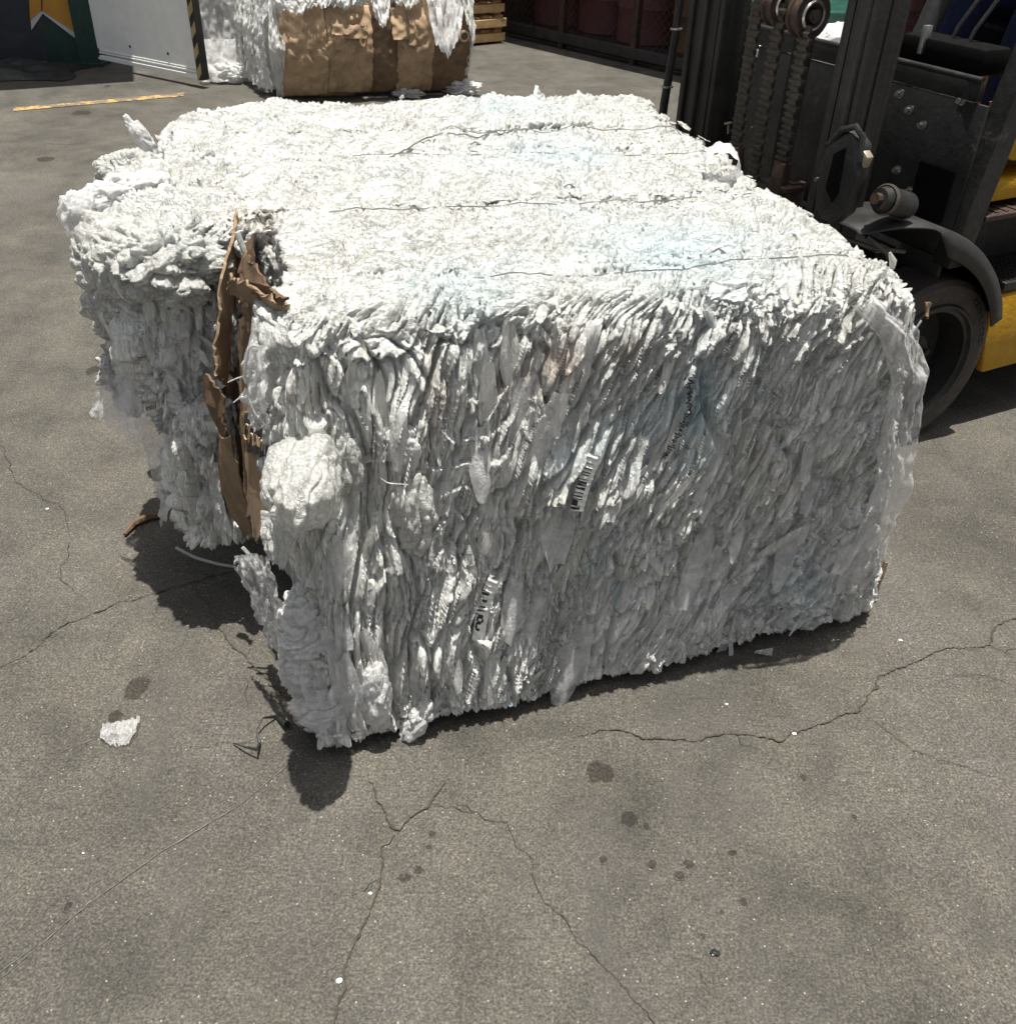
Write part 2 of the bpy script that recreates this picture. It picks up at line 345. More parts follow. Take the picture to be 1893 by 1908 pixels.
M_HAIR = simple('dark_hair', (0.015, 0.011, 0.009), 0.6, 0, 0.2)
M_GATE = simple('white_paint', (0.80, 0.81, 0.77), 0.5, 0, 0.07, 7, 0.25, 30, 0.4, ((0.45, 0.45, 0.40), 11, 0.68))
M_GREEN = simple('green_paint', (0.006, 0.035, 0.024), 0.5, 0, 0.3, 10, 0.2)
M_NAVYW = simple('navy_painted_steel', (0.022, 0.026, 0.034), 0.6, 0, 0.3, 6, 0.2)
M_ORANGE = simple('orange_paint', (0.50, 0.235, 0.025), 0.5, 0, 0.15, 6, 0.2)
M_WHITE = simple('grey_white_paint', (0.52, 0.54, 0.55), 0.5, 0, 0.1, 6, 0.2)
M_TAPEY = simple('tape_yellow', (0.36, 0.29, 0.13), 0.6, 0, 0.3, 14, 0.3)
M_TAPEB = simple('tape_black', (0.02, 0.017, 0.015), 0.6, 0, 0.3, 14, 0.3)
M_WOOD = simple('pallet_wood', (0.66, 0.45, 0.22), 0.75, 0, 0.25, 14, 0.4, 50, 0.3)
M_WOODD = simple('grey_timber', (0.10, 0.082, 0.062), 0.85, 0, 0.3, 14, 0.4, 50, 0.3)
M_DRUM = simple('maroon_drum', (0.13, 0.045, 0.050), 0.65, 0, 0.35, 6, 0.3, 40, 0.4, ((0.11, 0.055, 0.02), 5, 0.55))
M_DRUM2 = simple('rusty_drum', (0.11, 0.062, 0.025), 0.7, 0, 0.4, 6, 0.3, 40, 0.4)
M_DARK = simple('dark_painted_steel', (0.030, 0.027, 0.026), 0.6, 0, 0.4, 10, 0.3)
M_TARP = simple('black_tarpaulin', (0.020, 0.022, 0.021), 0.55, 0, 0.3, 10, 0.4, 20)
M_GBIN = simple('green_plastic', (0.006, 0.05, 0.035), 0.45, 0, 0.15, 8, 0.2)
M_VOID = simple('shade_black', (0.004, 0.004, 0.004), 0.9, 0, 0.2, 20, 0.1, 80, 0.1)  # near-black colour painting in the shade of cab parts, chassis and openings
M_GUARD = simple('mudguard_steel', (0.024, 0.023, 0.022), 0.5, 0, 0.3, 10, 0.3, 40, 0.5, ((0.10, 0.075, 0.05), 9, 0.66))
M_MAST = simple('greasy_mast_steel', (0.020, 0.0185, 0.017), 0.50, 0.1, 0.5, 8, 0.35, 50, 0.5, ((0.085, 0.074, 0.060), 12, 0.62))
M_LYEL = simple('worn_line_paint', (0.42, 0.27, 0.09), 0.8, 0, 0.25, 20, 0.3, 60, 0.3, ((0.13, 0.11, 0.085), 9, 0.44))
def _streak(m):
    nt = m.node_tree; p = nt.nodes['Principled BSDF']; old = p.inputs['Base Color'].links[0].from_socket
    n = ntex(nt, coords(nt, (60, 60, 1.6)), 1.0, 5, 0.65, 0.3)
    c = mixc(nt, ramp(nt, n.outputs['Fac'], [(0.48, (0, 0, 0)), (0.72, (0.75, 0.75, 0.75))]).outputs['Color'], old, (0.060, 0.055, 0.048)); L(nt, c, p.inputs['Base Color'])
_streak(M_MAST)
M_LABELW = simple('label_white', (0.80, 0.80, 0.76), 0.3, 0, 0.06, 30, 0.4)
M_LABELK = simple('label_black', (0.02, 0.02, 0.022), 0.35, 0, 0.2, 30, 0.3)
M_INK = simple('dark_print', (0.035, 0.028, 0.026), 0.6, 0, 0.2, 30, 0.3)
M_LTINK = simple('pale_print', (0.50, 0.38, 0.24), 0.7, 0, 0.2, 30, 0.3)

# ------------------------------------------------------------------ ground
gb = MB(); v = [gb.bm.verts.new(p) for p in [(-60, -30, 0), (60, -30, 0), (60, 120, 0), (-60, 120, 0)]]; gb.bm.faces.new(v)
tag(gb.build('ground', M_CONC), kind='structure')

def crack(px, w0, seed, name='ground_crack'):
    """jagged dark ribbon following picture points on the ground"""
    rr = np.random.default_rng(seed); P = np.array([atz(x, y)[:2] for x, y in px])
    seg = np.linalg.norm(np.diff(P, axis=0), axis=1); s = np.concatenate([[0], np.cumsum(seg)]); n = max(8, int(s[-1]/0.006))
    t = np.linspace(0, s[-1], n); x = np.interp(t, s, P[:, 0]); y = np.interp(t, s, P[:, 1])
    jit = noise(t*22, t*0+seed)*0.012+noise(t*70, t*0+seed+9)*0.006
    dx, dy = np.gradient(x), np.gradient(y); l = np.hypot(dx, dy)+1e-9; nx, ny = -dy/l, dx/l
    if w0 < 0.00135 and seed > 20: jit = jit*0.2
    x = x+nx*jit; y = y+ny*jit
    wd = w0*(0.15+1.3*np.abs(noise(t*22, t*0+seed+30))+0.9*np.abs(noise(t*110, t*0+seed+40))+2.6*sst(0.35, 0.7, noise(t*13, t*0+seed+50)))*np.minimum(1, np.minimum(t, s[-1]-t)/0.05+0.15)
    return np.concatenate([np.stack([x+nx*wd, y+ny*wd, 0*x+0.004], 1), np.stack([x-nx*wd, y-ny*wd, 0*x+0.003], 1)]), n
M_CRK = simple('crack_dirt', (0.045, 0.038, 0.028), 0.95, 0, 0.4, 60, 0.3)
M_SCR = simple('pale_scratch', (0.125, 0.117, 0.10), 0.85, 0, 0.35, 60, 0.3)
def ribbons(lst, name, m):
    V, Fc, o = [], [], 0
    for px, w0, sd in lst:
        v_, n = crack(px, w0, sd); V.append(v_); i = np.arange(n-1); Fc.append(np.stack([i, i+1, i+1+n, i+n], 1)+o); o += 2*n
    tag(mk(name, np.concatenate(V), np.concatenate(Fc), m, smooth=False), kind='structure')
ribbons([
 ([(1960, 1140), (1893, 1150), (1850, 1172), (1843, 1205), (1760, 1210), (1700, 1236), (1640, 1262), (1600, 1325), (1500, 1360), (1455, 1382), (1370, 1366), (1290, 1381), (1200, 1378), (1150, 1358), (1070, 1376)], 0.0036, 1),
 ([(1600, 1325), (1650, 1362), (1700, 1400), (1760, 1420), (1850, 1450)], 0.0010, 2),
 ([(830, 1455), (800, 1500), (745, 1545), (720, 1530), (702, 1490), (690, 1450)], 0.0045, 3),
 ([(740, 1545), (712, 1585), (712, 1640), (690, 1700), (655, 1770), (640, 1840), (612, 1930)], 0.0042, 4),
 ([(850, 1500), (940, 1540), (985, 1600), (1000, 1660), (1060, 1730), (1110, 1790), (1180, 1860), (1240, 1930)], 0.0012, 5),
 ([(440, 1062), (380, 1080), (290, 1105), (200, 1133), (110, 1170), (60, 1215), (-20, 1255)], 0.0032, 6),
 ([(350, 1085), (395, 1140), (420, 1190), (480, 1250), (535, 1310)], 0.0026, 7),
 ([(0, 820), (30, 900), (120, 950), (132, 1010), (110, 1080), (150, 1110)], 0.0014, 8),
 ([(130, 560), (160, 580), (230, 600)], 0.0012, 9), ([(90, 268), (130, 270), (170, 262)], 0.003, 10),
 ([(1760, 1262), (1820, 1258), (1890, 1278)], 0.0010, 12),
 ([(455, 1260), (462, 1300), (460, 1325)], 0.0012, 13), ([(350, 1395), (400, 1392), (470, 1380)], 0.0009, 14),
 ([(712, 1640), (690, 1650), (668, 1668), (640, 1672)], 0.0016, 17), ([(1370, 1366), (1385, 1390), (1420, 1402)], 0.0014, 18), ([(1843, 1205), (1870, 1215), (1900, 1208)], 0.0016, 19), ([(800, 1500), (830, 1510), (850, 1502), (880, 1520)], 0.0018, 20), ([(290, 1105), (300, 1125), (285, 1150)], 0.0014, 31),
 ([(60, 1230), (20, 1240), (-10, 1250)], 0.0012, 15), ([(1320, 1860), (1300, 1800), (1330, 1770)], 0.0007, 16),
], 'ground_cracks', M_CRK)
ribbons([([(-20, 1845), (160, 1690), (300, 1590), (450, 1500), (550, 1415)], 0.0013, 21),
 ([(-20, 1830), (150, 1700), (330, 1565)], 0.0007, 22), ([(0, 1500), (120, 1400), (200, 1370)], 0.0006, 23),
 ([(1850, 1260), (1780, 1262), (1700, 1290)], 0.0005, 24)], 'ground_scratches', M_SCR)

def stains(lst, name, m, zb=0.0005):
    V, Fc, A, o = [], [], [], 0
    for k, (px, py, rx, ry) in enumerate(lst):
        c = atz(px, py); ex = np.linalg.norm(atz(px+rx, py)-c); ey = np.linalg.norm(atz(px, py-ry)-c)
        n = 40; vv = [[c[0], c[1], zb+0.00012*(k % 7)]]; aa = [1.0]
        for ring, (q, a) in enumerate(((0.7, 0.75), (1.25, 0.0))):
            for i in range(n):
                th = 6.2832*i/n; f = q*(1+0.30*float(noise(np.array([math.cos(th)*1.6+k*7.1]), np.array([math.sin(th)*1.6]))[0]))
                vv.append([c[0]+ex*f*math.cos(th), c[1]+ey*f*math.sin(th), vv[0][2]]); aa.append(a)
        V += vv; A += aa
        for i in range(n):
            j = (i+1) % n; Fc.append((o, o+1+i, o+1+j)); Fc.append((o+1+i, o+1+n+i, o+1+n+j, o+1+j))
        o += 1+2*n
    tag(mk(name, V, Fc, m, smooth=False, attrs={'soak': A}), kind='structure')
stains([(1117, 1440, 28, 22), (1172, 1527, 17, 15), (255, 1282, 24, 24), (1124, 1602, 8, 8), (1215, 1612, 9, 9), (1282, 1612, 10, 9),
        (1266, 1632, 10, 8), (753, 1636, 13, 10), (780, 1622, 8, 8), (805, 1555, 8, 7), (1385, 1682, 7, 9), (1365, 1590, 9, 6),
        (127, 1690, 7, 9), (1205, 1540, 5, 5), (1592, 1524, 5, 6), (1496, 1449, 6, 6), (215, 1335, 14, 12), (173, 690, 13, 8),
        (800, 1580, 6, 5), (1310, 1745, 5, 5), (85, 296, 18, 5), (200, 160, 7, 2), (150, 210, 20, 4), (1345, 1700, 4, 4)], 'ground_oil_spots', stain_mat('oil_spot', (0.42, 0.40, 0.37)), 0.0006)
# painted line
lp = [atz(25, 206, 0.004), atz(342, 178, 0.004), atz(344, 171.5, 0.004), atz(25, 200, 0.004)]
lm = []
nL = 60
for i in range(nL+1):
    t = i/nL; a = lp[0]*(1-t)+lp[1]*t; b = lp[3]*(1-t)+lp[2]*t; j = 0.02*math.sin(i*1.7)+0.015*math.sin(i*4.1)
    lm += [a+(a-b)*j, b+(b-a)*j]
tag(mk('painted_line', lm, [(2*i, 2*i+2, 2*i+3, 2*i+1) for i in range(nL)], M_LYEL, smooth=False), kind='structure')

# ------------------------------------------------------------------ pressed film blocks
def block(corners, su, tv, rz, rad, cell, disp, faces='front top left right back bottom'):
    """rounded block inside a hexahedron. corners: FL FR BR BL bottom then top. su,tv,rz: parameter ranges;
    rad: radii (x0,x1,y0,y1,z0,z1) in metres; cell: dict face->cell size; disp(P,Nrm,face)->(offset, topness, tint)"""
    Cb = [np.array(c, float) for c in corners]
    W = np.linalg.norm(Cb[5]-Cb[4]); D = np.linalg.norm(Cb[7]-Cb[4]); Hh = Cb[4][2]-Cb[0][2]
    lo = np.array([su[0]*W, tv[0]*D, rz[0]*Hh]); hi = np.array([su[1]*W, tv[1]*D, rz[1]*Hh])
    rl = np.array([rad[0], rad[2], rad[4]]); rh = np.array([rad[1], rad[3], rad[5]])
    def wmap(p):
        s, t, r = p[..., 0:1]/W, p[..., 1:2]/D, p[..., 2:3]/Hh
        b = (Cb[0]*(1-s)+Cb[1]*s)*(1-t)+(Cb[3]*(1-s)+Cb[2]*s)*t
        tt = (Cb[4]*(1-s)+Cb[5]*s)*(1-t)+(Cb[7]*(1-s)+Cb[6]*s)*t
        return b*(1-r)+tt*r
    V, Fc, A1, A2, o = [], [], [], [], 0
    spec = dict(front=(0, 2, 1, 0), back=(0, 2, 1, 1), left=(1, 2, 0, 0), right=(1, 2, 0, 1), bottom=(0, 1, 2, 0), top=(0, 1, 2, 1))
    for f in faces.split():
        a, b, c, side = spec[f]; cs = cell.get(f, 0.02)
        na = max(3, int((hi[a]-lo[a])/cs)); nb = max(3, int((hi[b]-lo[b])/cs))
        ga, gb_ = np.meshgrid(np.linspace(lo[a], hi[a], na), np.linspace(lo[b], hi[b], nb), indexing='ij')
        p = np.zeros((na, nb, 3)); p[..., a] = ga; p[..., b] = gb_; p[..., c] = hi[c] if side else lo[c]
        q = np.clip(p, lo+rl, hi-rh); d = p-q; e = np.where(d < 0, d/rl, d/rh)
        ln = np.linalg.norm(e, axis=-1, keepdims=True)+1e-9; mxx = np.abs(e).max(-1, keepdims=True)
        e2 = e/ln*mxx                                           # sphere-ise the rounding shell
        pr = q+np.where(e2 < 0, e2*rl, e2*rh)
        nl = e2/np.where(e2 < 0, rl, rh); nl /= np.linalg.norm(nl, axis=-1, keepdims=True)+1e-9
        P = wmap(pr); P2 = wmap(pr+nl*0.01); Nn = P2-P; Nn /= np.linalg.norm(Nn, axis=-1, keepdims=True)+1e-9
        P = P.reshape(-1, 3); Nn = Nn.reshape(-1, 3)
        dd, top, tint = disp(P, Nn)
        V.append(P+Nn*dd[:, None]); A1.append(top); A2.append(tint)
        fc = gridfaces(na, nb, o); fc = fc if ((side == 1) == (f in ('right', 'top', 'bottom') or f == 'back')) else fc
        Fc.append(fc); o += na*nb
    return np.concatenate(V), np.concatenate(Fc), np.concatenate(A1), np.concatenate(A2)

# the main bale ------------------------------------------------------------
YAW = R(17.5); AX = np.array([math.cos(YAW), math.sin(YAW), 0]); AY = np.array([-math.sin(YAW), math.cos(YAW), 0])
BALE = [(-0.39, 1.350, 0.012), (0.935, 1.885, 0.012), (0.50, 3.10, 0.012), (-0.76, 2.66, 0.012),
        (-0.385, 1.420, 0.965), (0.735, 1.695, 0.965), (0.430, 3.075, 0.965), (-0.815, 2.72, 0.965)]
O0 = np.array([-0.385, 1.405, 0.0])
WIRES = [((-0.42, 1.545), (0.70, 1.850)), ((-0.585, 1.945), (0.60, 2.235)), ((-0.70, 2.36), (0.545, 2.59)), ((-0.78, 2.60), (0.46, 2.80))]
def billow(n): return np.abs(n)**0.8
def bale_disp(P, Nn, seed=0.0, amp=1.0, wires=WIRES):
    X = (P-O0)@AX; Dp = (P-O0)@AY; Zz = P[:, 2]
    topw = sst(0.35, 0.8, Nn[:, 2])
    wx = noise(X*4+seed, Zz*3, Dp*4)*0.05+noise(X*13, Zz*9, Dp*13+seed)*0.014
    ac = X - 0.30*(Zz-0.5)*np.clip((X-0.05)/0.55, 0, 1) + wx*sst(0.0, 0.5, Zz+0.4)*0.8
    acd = Dp + wx
    lf = 1-sst(0.15, 0.5, X)
    f = 0.028*noise(X*3.2+seed, Zz*2.4, Dp*3.0)
    f += (0.024+0.022*lf)*(billow(noise(ac*13, Zz*2.0+seed, acd*9))-0.25)
    f += 0.016*(billow(noise(ac*30+5, Zz*3.0, acd*24+seed))-0.25)
    rough = (1-0.62*lf)*(0.35+1.3*sst(-0.35, 0.35, noise(X*5+30, Zz*4, Dp*5+seed)))       # calm smooth sheets beside dense crinkles
    wz = Zz+noise(ac*40, Zz*30+seed, acd*30)*0.012
    f += rough*0.016*(billow(noise(ac*76, wz*6.5+seed, acd*60))-0.25)
    f += rough*0.0075*(billow(noise(ac*150, wz*15, acd*130+seed))-0.25)
    f += rough*0.003*noise(ac*320, wz*60, acd*260+seed)
    f += 0.022*sst(0.15, 0.6, noise(ac*9+40, Zz*4.2, acd*7+seed))*1.0
    f -= 0.026*np.exp(-(noise(ac*10+20, Zz*2.6, acd*7+seed)/0.05)**2)     # deep splits between bunches of film
    f -= 0.015*np.exp(-(noise(ac*27+60, Zz*3.4, acd*20+seed)/0.07)**2)
    f -= 0.007*np.exp(-(noise(ac*62+80, Zz*8.5, acd*50+seed)/0.10)**2)
    u = X*0.80+Dp*0.60; v_ = -X*0.60+Dp*0.80                    # fine folds on the lid run down to the right
    u2 = u+noise(X*5, Dp*5, seed+2.0)*0.08; v2 = v_+noise(X*5+9, Dp*5, seed+4.0)*0.05
    u2 = u2+noise(X*11, Dp*11, seed+6.0)*0.022; v2 = v2+noise(X*11+4, Dp*11, seed+8.0)*0.022
    g = 0.016*noise(X*3.5+7, Dp*3.5, seed)
    g += 0.024*(billow(noise(u2*4+2, v2*11, seed+5))-0.25)
    g += 0.011*(billow(noise(u2*6, v2*20, seed+1))-0.25)
    g += 0.013*(billow(noise(u2*10, v2*55, seed+Zz*10))-0.25)
    g += 0.0055*(billow(noise(u2*18, v2*95, seed+3+Zz*10))-0.25)
    g += 0.0008*(billow(noise(u2*50, v2*180, seed+3))-0.25)
    g -= 0.018*np.exp(-(noise(u2*9+60, v2*34, seed+Zz*5)/0.06)**2)
    g -= 0.010*np.exp(-(noise(u2*16+60, v2*70, seed+Zz*5)/0.08)**2)
    for (a, b) in wires:
        a = np.array(a); b = np.array(b); dd = (b-a)/np.linalg.norm(b-a)
        s = (P[:, 0]-a[0])*(-dd[1])+(P[:, 1]-a[1])*dd[0]
        g -= 0.011*np.exp(-(s/0.016)**2)+0.016*np.exp(-(s/0.065)**2)-0.002
    ly = noise(ac*7+3, Zz*1.8+seed, acd*5)*6.0; f += 0.014*(ly-np.floor(ly))-0.006           # overlapping sheet edges
    ly = noise(ac*21+3, Zz*2.4+seed, acd*15)*5.0; f += 0.007*(ly-np.floor(ly))-0.003
    ly = noise(u2*5+3, v2*13, seed)*5.0; g += 0.006*(ly-np.floor(ly))-0.003
    ly = noise(u2*9+3, v2*36, seed)*4.0; g += 0.0065*(ly-np.floor(ly))-0.002
    f = np.where(f < -0.045, -0.045, f)
    d = (f*(1-topw)+g*topw)*amp
    d = d*sst(0.0, 0.06, Zz)*1.0+(1-sst(0, 0.06, Zz))*0.004
    # tints that belong to the film itself
    def blob(x, y, z, r, k=1.0): return k*np.exp(-(((P[:, 0]-x)**2+(P[:, 1]-y)**2+(P[:, 2]-z)**2)/r**2)*(1+0.8*noise(P[:, 0]*14, P[:, 1]*14, P[:, 2]*14)))
    tint = blob(0.08, 2.45, 0.97, 0.16, 0.55)+blob(0.30, 1.80, 0.95, 0.17, 0.6)+blob(-0.03, 2.9, 0.95, 0.13, 0.5)+blob(-0.10, 1.60, 0.95, 0.10, 0.5)
    tint += blob(0.335, 1.63, 0.73, 0.07, 0.9)+blob(0.27, 1.66, 0.62, 0.05, 0.7)+blob(0.10, 2.05, 0.96, 0.08, 0.3)
    tint = tint+0.30*sst(0.35, 0.8, noise(X*7+90, Dp*9, Zz*5))*(Zz > 0.9)
    tint -= (0.22+0.25*lf)*sst(0.30, 0.75, noise(ac*16+70, Zz*4.5, acd*12+seed))*(1-topw)                # dusty pinkish-brown films in between
    tint -= blob(0.085, 1.52, 0.86, 0.045, 0.8)+blob(0.02, 1.50, 0.82, 0.035, 0.7)+blob(0.20, 1.56, 0.86, 0.03, 0.5)+blob(-0.35, 1.42, 0.82, 0.03, 0.5)+blob(-0.52, 1.95, 0.93, 0.06, 0.4)
    return d, topw, tint

SURF = {}
def pressed_bale():
    root = empty('film_bale', (0.05, 2.2, 0))
    root.rotation_euler = (0, 0, 0)
    tag(root, 'large pressed bale of white plastic film strapped with wire, lying in front on the concrete', 'bale')
    inv = Matrix.Translation((-0.05, -2.2, 0))
    V, Fc, A, T, o = [], [], [], [], 0
    def add(su, tv, rz, rad, cell, seed, amp, faces='front top left right back'):
        nonlocal o
        v, f, a, t = block(BALE, su, tv, rz, rad, cell, lambda P, Nn: bale_disp(P, Nn, seed, amp), faces)
        V.append(v); Fc.append(f+o); A.append(a); T.append(t); o += len(v)
    c1 = dict(front=0.0022, top=0.0026, left=0.005, right=0.006, back=0.02)
    c2 = dict(front=0.006, top=0.0027, left=0.006, right=0.006, back=0.01)
    add((-0.005, 1.015), (0.0, 0.145), (0, 1.0), (0.09, 0.07, 0.10, 0.012, 0.03, 0.085), c1, 0, 1.0)
    add((0.045, 0.975), (0.13, 0.425), (0, 1.0), (0.07, 0.06, 0.012, 0.012, 0.03, 0.018), c2, 0, 1.0)
    add((0.00, 0.965), (0.415, 0.72), (0, 1.0), (0.06, 0.06, 0.012, 0.012, 0.03, 0.018), c2, 0, 1.0)
    add((0.0, 0.945), (0.71, 0.86), (0, 1.0), (0.06, 0.06, 0.012, 0.012, 0.03, 0.018), c2, 0, 1.0)
    add((0.0, 0.965), (0.85, 1.085), (0, 1.008), (0.06, 0.06, 0.02, 0.06, 0.05, 0.05), c2, 0, 1.0)
    # the left ends that spill out past the straps
    cl = dict(front=0.0035, top=0.004, left=0.004, right=0.03, back=0.01)
    add((-0.205, 0.12), (0.355, 0.60), (0.48, 0.995), (0.12, 0.05, 0.07, 0.05, 0.10, 0.09), cl, 3.3, 1.5, 'front top left back bottom')
    add((-0.16, 0.06), (0.37, 0.62), (0.20, 0.62), (0.08, 0.05, 0.06, 0.05, 0.06, 0.07), cl, 8.3, 1.7, 'front top left back bottom')
    add((-0.20, 0.10), (0.58, 0.80), (0.45, 0.99), (0.10, 0.05, 0.05, 0.05, 0.10, 0.08), cl, 5.1, 1.5, 'front top left back bottom')
    add((-0.13, 0.10), (0.78, 1.045), (0.50, 0.99), (0.09, 0.05, 0.05, 0.05, 0.10, 0.07), cl, 7.7, 1.4, 'front top left back bottom')
    V = np.concatenate(V); Fc = np.concatenate(Fc); T = np.concatenate(T); A = np.concatenate(A)
    SURF['V'] = V
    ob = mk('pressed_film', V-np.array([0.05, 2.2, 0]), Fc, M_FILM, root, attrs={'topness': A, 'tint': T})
    return root
bale = pressed_bale(); BO = np.array([0.05, 2.2, 0])

def scraps(n, pts, nrm, flow, Lr, Wr, lift, seed, tilt0=0.1, curl=0.25):
    """n crumpled film flakes lying on points: returns verts, faces, tint"""
    rg = np.random.default_rng(seed); NU, NV = 8, 5
    Ls = rg.uniform(*Lr, n); Ws = Ls*rg.uniform(*Wr, n); li = rg.uniform(*lift, n)
    u = np.linspace(0, 1, NU)[None, :, None]; v = np.linspace(-1, 1, NV)[None, None, :]
    sh = rg.uniform(0, 50, n)[:, None, None]
    wid = (np.sin(np.pi*(0.12+0.80*u))**0.6)*(1+0.35*noise(u*3+sh, v*0+sh*1.3))
    across = v*wid*Ws[:, None, None]/2*(1+0.25*noise(u*4+sh, v*2+sh))
    along = (u-0.35)*Ls[:, None, None]*(1+0.12*noise(v*1.5+sh, u*1.0+sh*0.7))
    arch = rg.uniform(-curl, curl*1.6, n)[:, None, None]*Ws[:, None, None]*(1-v*v)*0.6
    h = li[:, None, None]*(u**1.5)+arch+0.10*Ws[:, None, None]*noise(u*5+sh, v*3+sh*2)+0.05*Ws[:, None, None]*noise(u*11+sh, v*7+sh*2)-0.003
    T = np.cross(nrm, flow); T /= np.linalg.norm(T, axis=1)[:, None]+1e-9; Fl = np.cross(T, nrm)
    P = pts[:, None, None, :]+Fl[:, None, None, :]*along[..., None]+T[:, None, None, :]*across[..., None]+nrm[:, None, None, :]*h[..., None]
    base = gridfaces(NU, NV)
    Fc = (base[None]+(np.arange(n)*NU*NV)[:, None, None]).reshape(-1, 4)
    tint = np.repeat(np.where(rg.random(n) < 0.05, rg.uniform(0.2, 0.8, n), np.where(rg.random(n) < 0.03, -rg.uniform(0.2, 0.7, n), 0)), NU*NV)
    return P.reshape(-1, 3), Fc, tint

def hexmap(s, t, r):
    Cb = [np.array(c, float) for c in BALE]; s = s[:, None]; t = t[:, None]; r = r[:, None]
    b = (Cb[0]*(1-s)+Cb[1]*s)*(1-t)+(Cb[3]*(1-s)+Cb[2]*s)*t
    tt = (Cb[4]*(1-s)+Cb[5]*s)*(1-t)+(Cb[7]*(1-s)+Cb[6]*s)*t
    return b*(1-r)+tt*r
def unit(a): return a/(np.linalg.norm(a, axis=-1, keepdims=True)+1e-9)
def bale_scraps():
    rg = np.random.default_rng(5); V, Fc, A, T, o = [], [], [], [], 0
    def put(n, s, t, r, nrm, flow, top, **kw):
        nonlocal o
        P = hexmap(s, t, r); nrm = unit(nrm+rg.normal(0, 0.10, (n, 3)))
        d, _, _ = bale_disp(P, unit(nrm)); P = P+nrm*(d[:, None]-0.002)
        flow = unit(flow+rg.normal(0, kw.pop('spread', 0.22), (n, 3)))
        v, f, ti = scraps(n, P, nrm, flow, seed=int(rg.integers(1e6)), **kw)
        V.append(v); Fc.append(f+o); A.append(np.full(len(v), top)); T.append(ti); o += len(v)
    # front: strips hanging down, slanting to lower left on the right-hand part
    for n, Lr, Wr, lift in ((220, (0.015, 0.05), (0.14, 0.40), (0.001, 0.008)), (110, (0.06, 0.16), (0.10, 0.25), (0.001, 0.010))):
        s = rg.uniform(0.02, 0.985, n); r = rg.uniform(0.02, 0.94, n); t = np.zeros(n)
        sl = 0.33*np.clip((s-0.15)/0.4, 0, 1)
        fl = (-AX[None]*sl[:, None]-np.array([0, 0, 1.0]))*rg.choice([-1, 1], n)[:, None]
        rnd = np.clip((r-0.90)/0.1, 0, 1)[:, None]
        nr = -AY[None]+0*fl+np.array([0, 0, 1])*rnd*0.8
        put(n, s, t+0.02*rnd[:, 0], r, nr, fl, 0.0, Lr=Lr, Wr=Wr, lift=lift, spread=0.30)
    # rounded front edge of the lid
    n = 70; s = rg.uniform(0.03, 0.97, n); put(n, s, rg.uniform(0.005, 0.05, n), rg.uniform(0.96, 0.985, n), np.tile(np.array([0, 0, 1.0])-AY*0.8, (n, 1)), np.tile(-AY-np.array([0, 0, .7]), (n, 1)), 0.5, Lr=(0.015, 0.04), Wr=(0.3, 0.6), lift=(0.000, 0.005), spread=0.8)
    # lid
    for n, Lr, Wr, lift in ((40, (0.012, 0.035), (0.15, 0.4), (0.000, 0.002)),):
        s = rg.uniform(0.03, 0.98, n); t = rg.uniform(0.05, 0.99, n); fl = np.tile(AX*0.8-AY*0.3, (n, 1))*rg.choice([-1, 1], n)[:, None]
        put(n, s, t, np.ones(n), np.tile([0, 0, 1.0], (n, 1)), fl, 1.0, Lr=Lr, Wr=Wr, lift=lift, spread=0.5)
    # tufts standing over the far and right edges and the bottom edge
    n = 200; put(n, rg.uniform(0.0, 0.98, n), rg.uniform(1.03, 1.075, n), rg.uniform(0.965, 0.995, n), np.tile(np.array([0, 0, 1.0])+AY*0.2, (n, 1)), np.tile(AY*0.6+np.array([0, 0, .5]), (n, 1)), 1.0, Lr=(0.02, 0.05), Wr=(0.5, 0.9), lift=(0.004, 0.02), spread=0.6)
    n = 150; t_ = rg.uniform(0.01, 0.97, n); put(n, rg.uniform(0.965, 0.995, n), t_, rg.uniform(0.90, 0.985, n), np.tile(np.array([0, 0, .8])+AX*0.5, (n, 1)), np.tile(AX+np.array([0, 0, -.3]), (n, 1)), 0.8, Lr=(0.015, 0.045), Wr=(0.4, 0.9), lift=(0.002, 0.012), spread=0.7)
    n = 200; put(n, rg.uniform(0.01, 0.99, n), np.zeros(n), rg.uniform(0.03, 0.09, n), np.tile(-AY, (n, 1)), np.tile([0, 0, -1.0], (n, 1)), 0.0, Lr=(0.012, 0.035), Wr=(0.4, 0.9), lift=(0.002, 0.010), spread=0.6)
    n = 260; put(n, rg.uniform(0.985, 1.0, n), rg.uniform(0.0, 0.03, n), rg.uniform(0.1, 0.95, n), np.tile(-AY*0.7+AX*0.7, (n, 1)), np.tile([0, 0, -1.0], (n, 1)), 0.0, Lr=(0.02, 0.06), Wr=(0.3, 0.7), lift=(0.002, 0.012), spread=0.5)
    # spilled left ends
    n = 34; s = rg.uniform(-0.19, -0.06, n); r = rg.uniform(0.5, 0.92, n); t = np.where(rg.random(n) < 2, 0.345, 0.60)
    put(n, s, t, r, np.tile(-AY-AX*0.4, (n, 1)), np.tile([-0.1, 0, -1.0], (n, 1)), 0.2, Lr=(0.03, 0.08), Wr=(0.2, 0.5), lift=(0.002, 0.02), spread=0.7)
    n = 90; s = rg.uniform(-0.15, 0.03, n); put(n, s, rg.uniform(0.36, 0.56, n), rg.uniform(0.96, 0.99, n), np.tile(np.array([0, 0, 1.0])-AX*0.3, (n, 1)), np.tile(-AX-0.2*AY, (n, 1)), 0.8, Lr=(0.02, 0.06), Wr=(0.3, 0.6), lift=(0.001, 0.010), spread=0.8)
    i0 = len(V)
